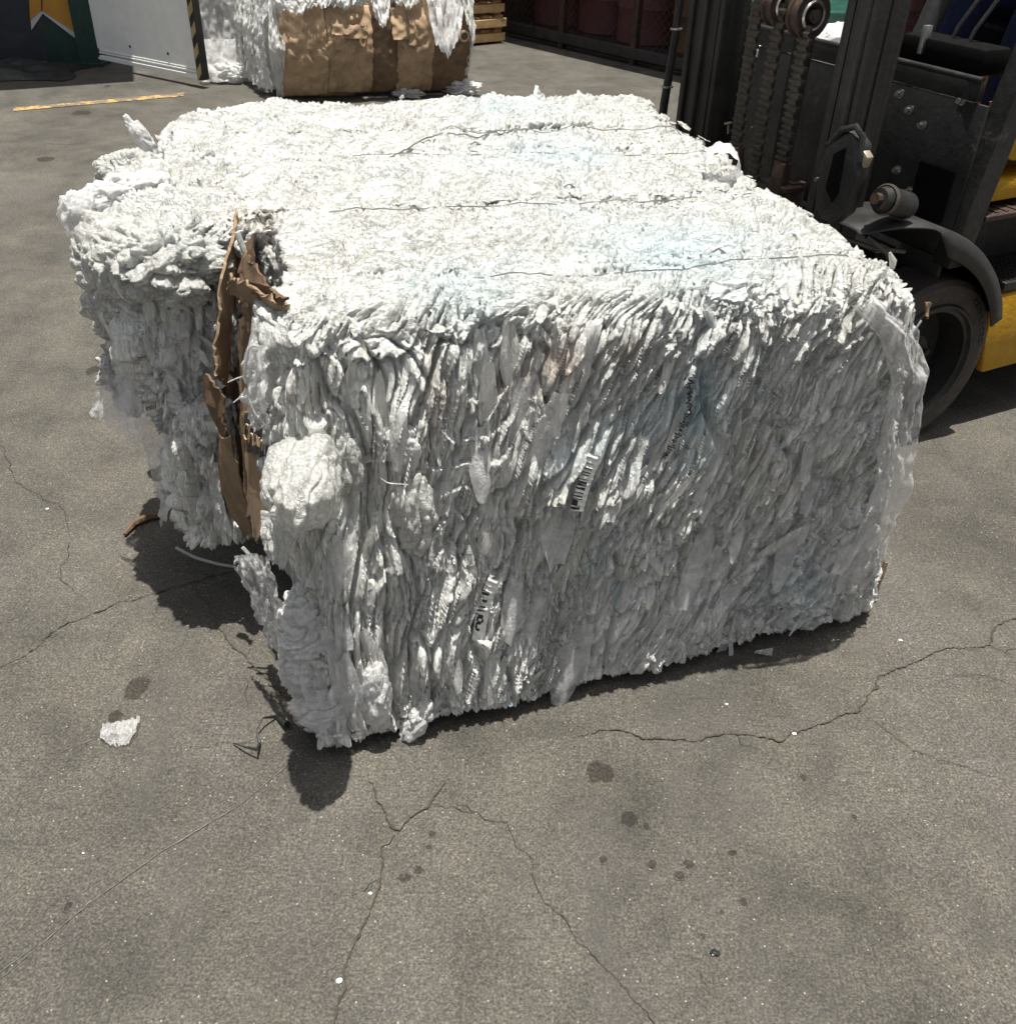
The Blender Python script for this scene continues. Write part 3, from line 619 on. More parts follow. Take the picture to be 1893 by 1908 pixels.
    n = 64; s = rg.uniform(0.01, 0.98, n); r = rg.uniform(0.12, 0.93, n); sl = 0.30*np.clip((s-0.1)/0.5, 0, 1)
    put(n, s, np.zeros(n), r, np.tile(-AY, (n, 1)), -AX[None]*sl[:, None]-np.array([0, 0, 1.0]), 0.0, Lr=(0.09, 0.24), Wr=(0.16, 0.34), lift=(0.003, 0.012), spread=0.10, curl=0.35)
    o2 = sum(len(x) for x in V[:i0])
    mk('clear_film_strips', np.concatenate(V[i0:])-BO, np.concatenate(Fc[i0:])-o2, M_CLEAR, bale); V, Fc, A, T = V[:i0], Fc[:i0], A[:i0], T[:i0]
    V = np.concatenate(V)-BO
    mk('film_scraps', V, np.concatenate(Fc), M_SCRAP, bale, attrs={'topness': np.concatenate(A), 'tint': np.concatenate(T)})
bale_scraps()

def drape(pts, name, m, parent, org, nu=60, nv=30, amp=0.012, fold=(3, 14), seed=0, ragged=0.06, thick=0.0, edge=1.0):
    """hanging sheet: pts = rows of control points (top row to bottom row), folded along its length"""
    rows = np.array(pts, float)                                # (r, c, 3)
    r, c = rows.shape[:2]
    tu = np.linspace(0, r-1, nu); tv = np.linspace(0, c-1, nv)
    mid = np.stack([np.stack([np.interp(tv, np.arange(c), rows[i, :, k]) for k in range(3)], -1) for i in range(r)])
    G = np.stack([np.stack([np.interp(tu, np.arange(r), mid[:, j, k]) for j in range(nv)], 1) for k in range(3)], -1)
    U, Vv = np.meshgrid(np.linspace(0, 1, nu), np.linspace(0, 1, nv), indexing='ij')
    du = np.gradient(G, axis=0); dv = np.gradient(G, axis=1); nn = unit(np.cross(du, dv))
    h = amp*(billow(noise(U*fold[0]+seed, Vv*fold[1]+seed*1.7))*1.6+0.6*noise(U*fold[0]*3, Vv*fold[1]*2.2+seed)+0.3*noise(U*30, Vv*30+seed))
    G = G+nn*h[..., None]
    rag = ragged*(noise(Vv[:, :]*9+seed, U*0+seed)+0.5*noise(Vv*23+seed, U*0))*U**3
    G = G+unit(du)*rag[..., None]*np.linalg.norm(rows[0, 0]-rows[-1, 0])
    o = mk(name, G.reshape(-1, 3)-org, gridfaces(nu, nv), m, parent, attrs={'topness': np.zeros(nu*nv), 'tint': np.zeros(nu*nv)})
    if thick > 0:
        s = o.modifiers.new('thickness', 'SOLIDIFY'); s.thickness = thick
    return o
def puff(c, rad, name, m, parent, org, amp=0.2, seed=0, freq=5.0, n=90, rot=None, stretch=(1, 1, 1), crk=(1, 1, 1)):
    """crumpled bundle: displaced ellipsoid"""
    n = int(n*1.3)
    th, ph = np.meshgrid(np.linspace(0, np.pi, n), np.linspace(0, 2*np.pi, n*2), indexing='ij')
    d = np.stack([np.sin(th)*np.cos(ph), np.sin(th)*np.sin(ph), np.cos(th)], -1).reshape(-1, 3)
    q = d*np.array(stretch)
    q = q+0.16*np.stack([noise(q[:, 0]*3+seed, q[:, 1]*3, q[:, 2]*3), noise(q[:, 0]*3, q[:, 1]*3+seed+9, q[:, 2]*3), noise(q[:, 0]*3, q[:, 1]*3, q[:, 2]*3+seed+20)], -1)
    h = billow(noise(q[:, 0]*freq*.35+seed, q[:, 1]*freq*.35, q[:, 2]*freq*.35))*1.3+0.34*billow(noise(q[:, 0]*freq*.9, q[:, 1]*freq*.9+seed, q[:, 2]*freq*.9))+0.10*billow(noise(q[:, 0]*freq*2.2, q[:, 1]*freq*2.2+seed, q[:, 2]*freq*1.2))+0.05*noise(q[:, 0]*freq*5, q[:, 1]*freq*5+seed, q[:, 2]*freq*3)
    P = d*(1-amp*0.5+amp*h[:, None]*1.4)*np.array(rad)
    mr = min(1.0, float(np.mean(rad))/0.06)
    k = seed*3.7; fx, fz, ca = crk; Qx, Qy, Qz = P[:, 0]*fx, P[:, 1]*fx, P[:, 2]*fz
    cr = ca*(0.011*(billow(noise(Qx*26+k, Qy*26, Qz*26))-0.25)-0.008*np.exp(-(noise(Qx*18+k, Qy*18, Qz*18)/0.07)**2)+0.005*(billow(noise(Qx*70+k, Qy*70, Qz*70))-0.25)+0.0022*noise(Qx*160, Qy*160+k, Qz*160))
    P = P+d*cr[:, None]*mr
    if rot is not None: P = P@np.array(rot.to_3x3()).T
    P = P+np.array(c)-org
    return mk(name, P, gridfaces(n, 2*n)[:, ::-1], m, parent, attrs={'topness': np.full(len(P), 0.5), 'tint': np.zeros(len(P))})
def roty(deg, ax='Y'): return Matrix.Rotation(R(deg), 4, ax)

# bundles spilling on the left side
puff((-0.80, 1.99, 0.80), (0.13, 0.12, 0.14), 'film_bundle', M_SCRAP, bale, BO, 0.28, 3, 4)
puff((-0.70, 1.87, 0.89), (0.11, 0.11, 0.07), 'film_bundle', M_SCRAP, bale, BO, 0.35, 4, 6)
puff((-0.89, 2.10, 0.70), (0.07, 0.11, 0.13), 'film_bundle', M_SCRAP, bale, BO, 0.28, 5, 4)
puff((-0.90, 2.26, 0.87), (0.09, 0.14, 0.07), 'film_bundle', M_SCRAP, bale, BO, 0.25, 9, 4)
puff((-0.95, 2.42, 0.90), (0.09, 0.06, 0.05), 'film_bundle', M_SCRAP, bale, BO, 0.22, 12, 4)
puff((-0.60, 1.87, 0.76), (0.035, 0.05, 0.09), 'film_bundle', M_SCRAP, bale, BO, 0.4, 14, 6)
puff((-0.68, 1.88, 0.68), (0.04, 0.04, 0.07), 'film_bundle', M_SCRAP, bale, BO, 0.4, 15, 6)
puff((-0.90, 2.06, 0.54), (0.06, 0.08, 0.09), 'film_bundle', M_SCRAP, bale, BO, 0.4, 16, 6)
# loose bag reaching out to the left and its limp see-through end
A0 = aty(262, 350, 2.15); A1 = aty(175, 385, 2.10)
puff((A0*0.55+A1*0.45), (0.115, 0.05, 0.042), 'loose_film_bag', M_CLEAR2, bale, BO, 0.22, 21, 4, 60, roty(-18))
puff(aty(148, 400, 2.08), (0.040, 0.035, 0.055), 'loose_film_bag', M_CLEAR, bale, BO, 0.2, 22, 4, 50, roty(15))
puff(aty(262, 252, 2.72), (0.022, 0.02, 0.055), 'film_tuft', M_CLEAR2, bale, BO, 0.2, 23, 4, 30, roty(-35))
# clear sheets hanging down the left side
Y0 = 1.88
drape([[aty(235, 560, 1.98), aty(330, 560, 1.84), aty(395, 600, 1.86)], [aty(215, 640, 1.98), aty(310, 680, 1.82), aty(400, 700, 1.86)], [aty(235, 760, 1.98), aty(330, 770, 1.82), aty(400, 800, 1.86)]],
      'hanging_film', M_CLEAR2, bale, BO, 90, 60, 0.022, (3, 7), 31, 0.10)
drape([[aty(250, 640, 2.0), aty(300, 660, 1.86)], [aty(200, 700, 2.0), aty(290, 740, 1.84)], [aty(166, 770, 2.02), aty(262, 830, 1.86)]],
      'hanging_film', M_CLEAR, bale, BO, 60, 50, 0.006, (2, 4), 33, 0.06)
drape([[aty(255, 780, 1.90), aty(330, 770, 1.85), aty(405, 770, 1.80)], [aty(280, 870, 1.90), aty(345, 840, 1.83), aty(405, 860, 1.78)], [aty(300, 930, 1.92), aty(350, 905, 1.84), aty(390, 905, 1.8)]],
      'hanging_film', M_CLEAR, bale, BO, 70, 60, 0.016, (3, 6), 35, 0.18)
drape([[aty(300, 860, 1.90), aty(330, 870, 1.88)], [aty(302, 920, 1.90), aty(325, 925, 1.88)], [aty(300, 975, 1.90), aty(312, 970, 1.88)]], 'hanging_film', M_CLEAR2, bale, BO, 30, 16, 0.01, (3, 3), 36, 0.2)
drape([[aty(382, 850, 1.78), aty(405, 860, 1.78)], [aty(396, 930, 1.78), aty(416, 930, 1.78)], [aty(400, 985, 1.78), aty(436, 998, 1.78)]], 'hanging_film', M_CLEAR2, bale, BO, 40, 16, 0.008, (4, 3), 37, 0.2)
# front left corner: clear rolled-up film at the foot, cloudy lump, pointed flap
drape([[aty(440, 1035, 1.60), aty(475, 1030, 1.52), aty(505, 1040, 1.45)], [aty(478, 1130, 1.56), aty(500, 1130, 1.48), aty(530, 1130, 1.42)], [aty(505, 1200, 1.54), aty(520, 1210, 1.48), aty(545, 1210, 1.42)]],
      'film_flap', M_CLEAR, bale, BO, 60, 40, 0.012, (4, 6), 41, 0.14)
puff(aty(566, 1205, 1.425), (0.048, 0.045, 0.160), 'rolled_clear_film', M_CLEAR2, bale, BO, 0.16, 43, 2.5, 120, roty(3), (1, 1, 1.5), (0.9, 1.8, 1.25))
puff(aty(598, 1312, 1.40), (0.054, 0.045, 0.050), 'rolled_clear_film', M_CLEAR, bale, BO, 0.16, 44, 2.5, 90, roty(-12), (1, 1, 1), (0.8, 2.0, 1.2))
puff(aty(562, 900, 1.33), (0.054, 0.095, 0.064), 'cloudy_film_lump', M_SCRAP, bale, BO, 0.40, 45, 1.6, 100, None, (1, 1, 1), (1.1, 0.35, 0.65))
puff(aty(640, 865, 1.45), (0.040, 0.022, 0.065), 'cloudy_film_lump', M_SCRAP, bale, BO, 0.20, 46, 2.2, 60, None, (1, 1, 1), (1.5, 0.4, 0.9))
puff(aty(700, 1300, 1.41), (0.033, 0.025, 0.10), 'film_bundle', M_CLEAR2, bale, BO, 0.12, 47, 3, 50, None, (1, 1, 2), (1.4, 0.5, 0.7))
puff(aty(775, 1345, 1.44), (0.025, 0.025, 0.06), 'film_bundle', M_CLEAR2, bale, BO, 0.22, 48, 4, 40, roty(25))
puff(aty(620, 1040, 1.44), (0.03, 0.02, 0.07), 'film_bundle', M_CLEAR2, bale, BO, 0.25, 49, 4, 40)
puff(aty(770, 960, 1.45), (0.04, 0.022, 0.09), 'film_bundle', M_SCRAP, bale, BO, 0.15, 50, 3, 50, None, (1, 1, 2), (1.4, 0.5, 1.0))
puff(aty(750, 835, 1.455), (0.03, 0.018, 0.05), 'film_bundle', M_CLEAR2, bale, BO, 0.2, 51, 4, 40)
drape([[aty(490, 950, 1.42), aty(545, 960, 1.38)], [aty(488, 1000, 1.40), aty(560, 1000, 1.36)], [aty(500, 1040, 1.39), aty(530, 1062, 1.36)]], 'film_flap', M_SCRAP, bale, BO, 40, 30, 0.008, (2, 5), 52, 0.12)
drape([[aty(465, 650, 1.52), aty(500, 640, 1.44)], [aty(458, 740, 1.54), aty(500, 740, 1.42)], [aty(475, 800, 1.5), aty(505, 790, 1.42)]], 'film_flap', M_CLEAR, bale, BO, 40, 30, 0.012, (3, 5), 53, 0.15)
# clear film hanging over the right edge, loop on the far edge
rx = [(1648, 560), (1700, 620), (1722, 700), (1700, 800), (1690, 900), (1650, 1000), (1612, 1100)]
drape([[aty(a-62, b+8, 1.66+0.02*i), aty(a-22, b+2, 1.66+0.022*i), aty(a+6, b, 1.72+0.022*i)] for i, (a, b) in enumerate(rx)], 'edge_film', M_CLEAR, bale, BO, 220, 60, 0.009, (7, 4), 61, 0.02)
lp_ = [aty(1345+33*math.cos(a), 305+31*math.sin(a), 2.30) for a in np.linspace(-3.6, 1.9, 26)]
nl_ = np.array(lp_); nw = 9
G = []
for i, p in enumerate(nl_):
    wd = 0.022*math.sin(math.pi*(0.1+0.85*(1-i/25)))+0.004
    for j in range(nw):
        G.append(p+np.array([0.006*math.sin(j*2.1+i), 1, 0.25])*wd*(j/(nw-1)-0.5)*2*1.0+np.array([0, 0, 0.003*math.sin(i*1.9+j*1.3)]))
mk('film_loop', np.array(G)-BO, gridfaces(26, nw), M_CLEAR2, bale, attrs={'topness': np.ones(len(G)), 'tint': np.zeros(len(G))})
mb = MB()
for (x, y, yy, hx, hy) in ((1662, 500, 1.72, -4, -30), (1000, 178, 3.05, 3, -16), (1033, 185, 3.05, 5, -8), (1105, 185, 3.05, 8, -8), (745, 183, 2.98, 6, -7)):
    p = aty(x, y, yy)-BO; q = aty(x+hx, y+hy, yy)-BO; m_ = (p+q)/2+np.array([0.004, 0, 0]); s_ = 0.006 if yy > 2 else 0.007
    MB().tube([p, m_, q], [s_*0.7, s_, s_*0.35], 6).build('film_tuft', M_SCRAP, bale, True)
# stray pale strings of film at the cardboard gap
mb = MB()
def string(pts, yy, r=0.0022):
    P = np.array([aty(x, y, yy) for x, y in pts]); t = np.linspace(0, len(pts)-1, len(pts)*5)
    Q = np.stack([np.interp(t, np.arange(len(pts)), P[:, k]) for k in range(3)], 1)
    for _ in range(2): Q[1:-1] = (Q[:-2]+2*Q[1:-1]+Q[2:])/4
    MB().tube([tuple(q-BO) for q in Q], r, 6).build('film_strand', M_SCRAP, bale, True)
string([(500, 650), (465, 640), (455, 690), (462, 740), (480, 780), (495, 760), (492, 700)], 1.46)
string([(470, 690), (495, 700), (490, 740), (470, 750)], 1.46, 0.0016)
string([(425, 712), (440, 705), (455, 700), (462, 690)], 1.55, 0.0012)
string([(435, 750), (450, 738), (470, 745)], 1.52, 0.0013)
string([(442, 432), (450, 455), (456, 470)], 1.84, 0.006)
string([(327, 1020), (365, 1040), (410, 1052), (437, 1056)], 2.0, 0.004)
string([(440, 1062), (437, 1045), (455, 1040), (475, 1060), (490, 1100)], 1.62, 0.003)
string([(452, 1020), (470, 1040), (488, 1062), (505, 1110), (520, 1160)], 1.60, 0.004)
string([(708, 890), (709, 860), (722, 828)], 1.39, 0.0010)
string([(708, 890), (722, 900), (760, 903)], 1.39, 0.0010)


# baling wires along the lid ------------------------------------------------
def lidz(x, y):
    P = np.array([[x, y, 0.965]]); d, _, _ = bale_disp(P, np.array([[0, 0, 1.0]])); return 0.965+float(d[0])
def wire(a, b, r=0.0015, wob=0.004, seed=0, dz=0.014, kinks=()):
    mb = MB(); n = 120; pts = []
    zz = []
    for i in range(n+1):
        t = i/n; x = a[0]+(b[0]-a[0])*t; y = a[1]+(b[1]-a[1])*t
        y += wob*math.sin(t*9+seed)+0.002*math.sin(t*40+seed)
        for (k, amp) in kinks: y += amp*math.exp(-((t-k)/0.012)**2)
        pts.append((x, y)); zz.append(lidz(x, y))
    zz = np.array(zz); zs = np.convolve(np.pad(zz, 6, mode='edge'), np.ones(13)/13, 'valid')
    zf = np.maximum(zs+dz, 0.0)
    e = [min(1.0, i/6, (n-i)/6) for i in range(n+1)]
    mb.tube([(x-BO[0], y-BO[1], float(z)-0.03*(1-k)) for (x, y), z, k in zip(pts, zf, e)], r, 6)
    return mb.build('baling_wire', M_WIRE, bale, True)
wire((-0.16, 1.612), (0.68, 1.842), seed=1, wob=0.0015, kinks=((0.02, 0.008), (0.06, -0.008), (0.1, 0.008)))
wire((-0.44, 1.975), (0.585, 2.232), seed=2, wob=0.0015, kinks=((0.10, 0.010), (0.13, -0.006), (0.22, 0.008)))
wire((-0.50, 2.395), (0.52, 2.585), seed=3, wob=0.0015)
wire((-0.22, 2.655), (0.44, 2.70), seed=4, wob=0.004)
wire((-0.36, 2.36), (0.02, 2.76), seed=5, wob=0.02, dz=0.010, r=0.0019)
mb = MB()
for (x, y) in ((1338, 474), (1060, 352), (885, 272)):
    p = atz(x, y, 0.975)-BO; MB().tube([p+np.array([-.012, 0, .004]), p+np.array([0, .004, .010]), p+np.array([.012, 0, .004]), p+np.array([0.004, -.008, .006])], 0.0022, 6).build('wire_knot', M_WIRE, bale, True)

# cardboard wedged in the left side ------------------------------------------
def sheet(poly, name, m, parent, org, th=0.005, sub=5, warp=0.006, seed=0):
    """flat torn sheet: polygon of 3D points, filled, subdivided, crumpled and thickened"""
    bm = bmesh.new(); vs = [bm.verts.new(p-org) for p in poly]; bm.faces.new(vs)
    bmesh.ops.triangulate(bm, faces=bm.faces[:]); bmesh.ops.subdivide_edges(bm, edges=bm.edges[:], cuts=sub, use_grid_fill=True, fractal=0)
    P = np.array([v_.co[:] for v_ in bm.verts]); bm.normal_update(); nr = np.array(unit(np.cross(poly[1]-poly[0], poly[2]-poly[0])))
    d = warp*(noise(P[:, 0]*14+seed, P[:, 2]*14, P[:, 1]*14)+0.5*noise(P[:, 0]*45+seed, P[:, 2]*20))
    j = 0.010*noise(P[:, 0]*60, P[:, 2]*60+seed, P[:, 1]*40)+0.006*noise(P[:, 0]*170, P[:, 2]*170+seed, P[:, 1]*90)
    d = d*2.0; th = th*0.6
    for v_, a, b in zip(bm.verts, d, j):
        v_.co += Vector(nr*a)
        if v_.is_boundary: v_.co += Vector((float(b), 0, float(b)*1.2))
    me = bpy.data.meshes.new(name); bm.to_mesh(me); bm.free(); setmat(me, m)
    o = bpy.data.objects.new(name, me); COL.objects.link(o); o.parent = parent
    s = o.modifiers.new('thickness', 'SOLIDIFY'); s.thickness = th; s.offset = 0
    return o
def ps(l): return [aty(x, y, yy) for x, y, yy in l]
sheet(ps([(440, 392, 1.93), (434, 440, 1.86), (410, 520, 1.79), (403, 640, 1.75), (402, 700, 1.73), (424, 722, 1.78), (434, 600, 1.83), (444, 480, 1.90), (450, 410, 1.94)]), 'cardboard_edge', M_CARD, bale, BO, 0.009, 9, 0.003, 1)
sheet(ps([(428, 470, 1.88), (474, 440, 1.88), (476, 640, 1.80), (472, 800, 1.78), (474, 1012, 1.84), (440, 955, 1.88), (412, 780, 1.86), (412, 600, 1.86)]), 'cardboard_sheet', M_CARDD, bale, BO, 0.005, 9, 0.008, 2)
sheet(ps([(450, 560, 1.74), (500, 560, 1.66), (503, 640, 1.63), (492, 760, 1.62), (462, 740, 1.68), (455, 650, 1.71)]), 'cardboard_sheet', M_CARDD, bale, BO, 0.005, 8, 0.006, 3)
sheet(ps([(454, 735, 1.62), (502, 730, 1.55), (508, 860, 1.51), (500, 965, 1.51), (476, 1018, 1.57), (466, 930, 1.60), (459, 860, 1.62)]), 'printed_cardboard', M_CARD, bale, BO, 0.005, 7, 0.0015, 4)
sheet(ps([(380, 698, 1.72), (400, 716, 1.70), (416, 770, 1.69), (420, 814, 1.69), (408, 818, 1.72), (394, 762, 1.73)]), 'cardboard_flap', M_CARDD, bale, BO, 0.009, 4, 0.008, 5)
sheet(ps([(403, 815, 1.76), (428, 815, 1.72), (450, 900, 1.74), (466, 996, 1.78), (450, 1002, 1.80), (422, 930, 1.78)]), 'cardboard_sheet', M_CARD, bale, BO, 0.006, 4, 0.006, 6)
sheet(ps([(446, 600, 1.80), (456, 590, 1.72), (462, 760, 1.70), (466, 960, 1.74), (456, 960, 1.80), (450, 780, 1.80)]), 'cardboard_edge', M_CARD, bale, BO, 0.005, 4, 0.005, 12)
# torn folded flap lying in the notch of the lid
sheet([atz(428, 512, 0.93), atz(452, 520, 0.95), atz(505, 560, 0.955), atz(538, 574, 0.95), atz(530, 584, 0.93), atz(490, 566, 0.91), atz(450, 560, 0.88), atz(432, 540, 0.88)], 'cardboard_flap', M_CARD, bale, BO, 0.008, 8, 0.006, 7)
sheet([atz(452, 478, 0.96), atz(474, 490, 0.97), atz(500, 530, 0.975), atz(540, 562, 0.97), atz(528, 570, 0.95), atz(480, 545, 0.94), atz(455, 520, 0.93)], 'cardboard_flap', M_CARDD, bale, BO, 0.007, 8, 0.006, 8)
# dark printed band with the pale script on the printed sheet
def onp(x, y): # the plane of the printed sheet, slightly in front
    a, b = 1.615, 1.525; t = (x-457)/45.0; return aty(x, y, a+(b-a)*t-0.016)
band = [onp(457, 770), onp(480, 767), onp(493, 775), onp(500, 860), onp(480, 848), onp(460, 838)]
sheet(band, 'printed_band', M_INK, bale, BO, 0.001, 3, 0.001, 4)
mb = MB()
def stroke(l, r=0.0016):
    P = np.array([onp(x, y)-np.array([0, 0.006, 0]) for x, y in l]); t = np.linspace(0, len(l)-1, len(l)*4)
    Q = np.stack([np.interp(t, np.arange(len(l)), P[:, k]) for k in range(3)], 1)
    for _ in range(1): Q[1:-1] = (Q[:-2]+2*Q[1:-1]+Q[2:])/4
    mb.tube([tuple(q-BO) for q in Q], r, 5)
stroke([(463, 796), (464, 789), (460, 787), (457, 793), (456, 806), (459, 816), (463, 815)])           # C
stroke([(463, 815), (469, 788), (466, 790), (465, 822)]); stroke([(465, 820), (469, 804), (472, 806), (473, 827)])  # h
stroke([(480, 808), (476, 806), (475, 818), (477, 826), (480, 820), (480, 808), (482, 828)])           # a
stroke([(484, 812), (485, 832), (488, 816), (491, 820), (490, 836)]); stroke([(457, 765), (466, 763)], 0.0008)  # r m
mb.build('printed_lettering', M_LTINK, bale, True)

# printed labels pressed into the front --------------------------------------
def label_strip(cpx, w_px, yy, name, bars, crumple=0.004):
    """narrow crumpled white strip with black marks; cpx = centre line picture points"""
    C_ = np.array([aty(x, y, yy+0.0) for x, y in cpx]); n = 60; t = np.linspace(0, len(cpx)-1, n)
    Q = np.stack([np.interp(t, np.arange(len(cpx)), C_[:, k]) for k in range(3)], 1); wd = np.linalg.norm(aty(cpx[0][0]+w_px, cpx[0][1], yy)-aty(cpx[0][0], cpx[0][1], yy))
    d = unit(np.gradient(Q, axis=0)); sd = unit(np.cross(d, np.array([0, -1.0, 0])))
    m = 13; vs = np.linspace(-0.5, 0.5, m)
    G = Q[:, None, :]+sd[:, None, :]*vs[None, :, None]*wd
    uu, vv = np.meshgrid(np.linspace(0, 1, n), vs, indexing='ij')
    hh = crumple*(np.sin(uu*70+vv*2)*0.35+noise(uu*14, vv*3)*1.0)-0.010*(0.25-vv**2)
    G[..., 1] += hh
    fc = gridfaces(n, m); mats = [bars((i//(m-1))/(n-1), (i % (m-1))/(m-1)) for i in range(len(fc))]
    o = mk(name, G.reshape(-1, 3)-BO, fc, [M_LABELW, M_LABELK], bale); o.data.polygons.foreach_set('material_index', mats)
    return o
B1 = [0.17, 0.24, 0.27, 0.32, 0.37, 0.46, 0.5, 0.55, 0.6, 0.63, 0.68, 0.74, 0.78, 0.9, 0.94]
bo = label_strip([(1108, 846), (1096, 880), (1084, 915), (1074, 952)], 26, 1.525, 'barcode_label', lambda u, v: int(any(abs(u-b) < 0.011 for b in B1) and v > 0.25 or (u > 0.80 and v > 0.55 and u < 0.9)))
bo['label'] = 'crumpled white barcode label pressed in the front face'
B2 = [0.24, 0.30, 0.40, 0.49, 0.56, 0.63]
def b2(u, v):
    if any(abs(u-b) < 0.013 for b in B2) and v > 0.35: return 1
    for c in (0.69, 0.78):                                     # round character shapes
        d = math.hypot((u-c)*5.0, (v-0.6)*1.0)
        if 0.14 < d < 0.30 and not (c > 0.75 and v < 0.45): return 1
    return 0
bo = label_strip([(922, 1078), (908, 1110), (898, 1150), (890, 1195)], 24, 1.487, 'lettered_label', b2)
bo['label'] = 'white strip of film with black characters near the foot of the bale'
# scribbled dark print on the lid and down the front
mb = MB()
rr = random.Random(3)
for i in range(46):
    t = i/45; x = 1085+185*t+rr.uniform(-4, 4); y = 380-8*t+rr.uniform(-9, 9)*(1-0.5*t)
    p = atz(x, y, 0.975); p[2] = lidz(p[0], p[1])+0.004; a = rr.uniform(0, 3.14); l = rr.uniform(0.002, 0.007)
    mb.tube([tuple(p-BO-np.array([math.cos(a)*l, math.sin(a)*l, 0])), tuple(p-BO+np.array([0, 0, .001])), tuple(p-BO+np.array([math.cos(a)*l, math.sin(a)*l, 0]))], 0.0009, 4)
mb.build('printed_marks', M_INK, bale)
mb = MB()
for i in range(40):
    t = i/39; x = 1284-46*max(0, t-0.45)/0.55+rr.uniform(-5, 5)*(1-t*.6); y = 702+150*t
    p = aty(x, y, 1.59+0.0*t)-BO; a = rr.uniform(-1.2, 1.2); l = rr.uniform(0.003, 0.008)
    mb.tube([tuple(p-np.array([math.cos(a)*l, 0, math.sin(a)*l])), tuple(p+np.array([0, -.002, 0])), tuple(p+np.array([math.cos(a)*l, 0, math.sin(a)*l]))], 0.0016, 4)
mb.build('printed_marks', M_INK, bale)
# slice of cardboard behind the right foot of the bale and at the right edge
sheet([aty(1640, 1040, 1.93), aty(1655, 1050, 1.95), aty(1628, 1132, 1.95), aty(1598, 1145, 1.93)], 'cardboard_edge', M_CARD, bale, BO, 0.006, 3, 0.003, 9)
sheet([aty(1722, 562, 1.86), aty(1732, 566, 1.88), aty(1731, 592, 1.88), aty(1722, 590, 1.86)], 'cardboard_edge', M_CARD, bale, BO, 0.005, 2, 0.002, 10)

# ------------------------------------------------------------------ litter and painted strand shadows on the ground
o = drape([[atz(193, 1352, 0.006), atz(262, 1338, 0.012)], [atz(186, 1374, 0.010), atz(255, 1362, 0.016)], [atz(205, 1390, 0.006), atz(240, 1388, 0.006)]], 'film_scrap', M_CLEAR, None, np.zeros(3), 40, 40, 0.009, (3, 5), 71, 0.16)
tag(o, 'small crumpled scrap of clear film lying alone on the concrete at the left', 'film scrap')
mb = MB(); P_ = [(435, 1385), (455, 1392), (478, 1397), (484, 1385), (478, 1360), (490, 1338), (515, 1335), (535, 1350)]
Q_ = [atz(x, y, 0.006+0.012*(i % 3)) for i, (x, y) in enumerate(P_)]; mb.tube([tuple(q) for q in Q_], [0.0015, 0.002, 0.004, 0.003, 0.0015, 0.002, 0.005, 0.008], 6)  # dark tube drawn for a string and a dangling strand's shadow together
tag(mb.build('strand_and_shadow', M_TARP, None, True), 'thin dark twisted strand, also standing for the shadow of a dangling one, on the concrete by the front left foot of the bale', 'strand')
mb = MB(); Q_ = [atz(x, y, 0.01) for x, y in [(232, 996), (250, 975), (280, 962), (306, 960)]]; mb.tube([tuple(q) for q in Q_], [0.004, 0.010, 0.012, 0.008], 6)  # dark strip in place of the shadow cast by hanging film
tag(mb.build('shadow_strip', M_CARDD, None, True), 'dark brown strip painting the shadow of hanging film on the ground below the spilled left side', 'shadow strip')
def pebble(x, y, r, m, name, label, cat, group=None, fl=0.4):
    c = atz(x, y, r*fl); bm = bmesh.new(); bmesh.ops.create_icosphere(bm, subdivisions=2, radius=1)
    s = (x*7+y) % 50
    for v_ in bm.verts:
        k = 1+0.45*float(noise(np.array([v_.co.x*1.5+s]), np.array([v_.co.y*1.5]), v_.co.z*1.5)[0]); v_.co = Vector((v_.co.x*r*k*1.3, v_.co.y*r*k, v_.co.z*r*fl*k))
    me = bpy.data.meshes.new(name); bm.to_mesh(me); bm.free(); setmat(me, m); o = bpy.data.objects.new(name, me); COL.objects.link(o); o.location = c
    tag(o, label, cat, group)
pebble(1332, 1776, 0.007, M_LABELK, 'dark_chip', 'small dark blue chip on the open concrete near the bottom right', 'chip')
for x, y, r in ((1678, 1193, .004), (1480, 1367, .004), (632, 1828, .005), (1354, 1312, .003), (88, 948, .004), (690, 1665, .003), (155, 1590, .002)):
    pebble(x, y, r, M_WHITE, 'white_crumb', 'tiny white crumb of plastic lying on the bare concrete', 'crumb', 'white crumbs scattered on the concrete')
o = drape([[atz(1408, 1212, 0.02), atz(1440, 1206, 0.03)], [atz(1405, 1216, 0.006), atz(1438, 1222, 0.006)]], 'film_scrap', M_SCRAP, None, np.zeros(3), 14, 14, 0.005, (2, 3), 73, 0.05)
tag(o, 'white twist of film on the ground against the foot of the front face', 'film scrap')
o = drape([[atz(1000-2, 158, 0.06), atz(1004, 160, 0.06)], [atz(994, 176, 0.004), atz(1003, 178, 0.004)]], 'film_scrap', M_LABELW, None, np.zeros(3), 10, 8, 0.004, (2, 2), 75, 0.05)
tag(o, 'upright pale flake of film on the concrete beyond the far edge of the bale', 'film scrap')

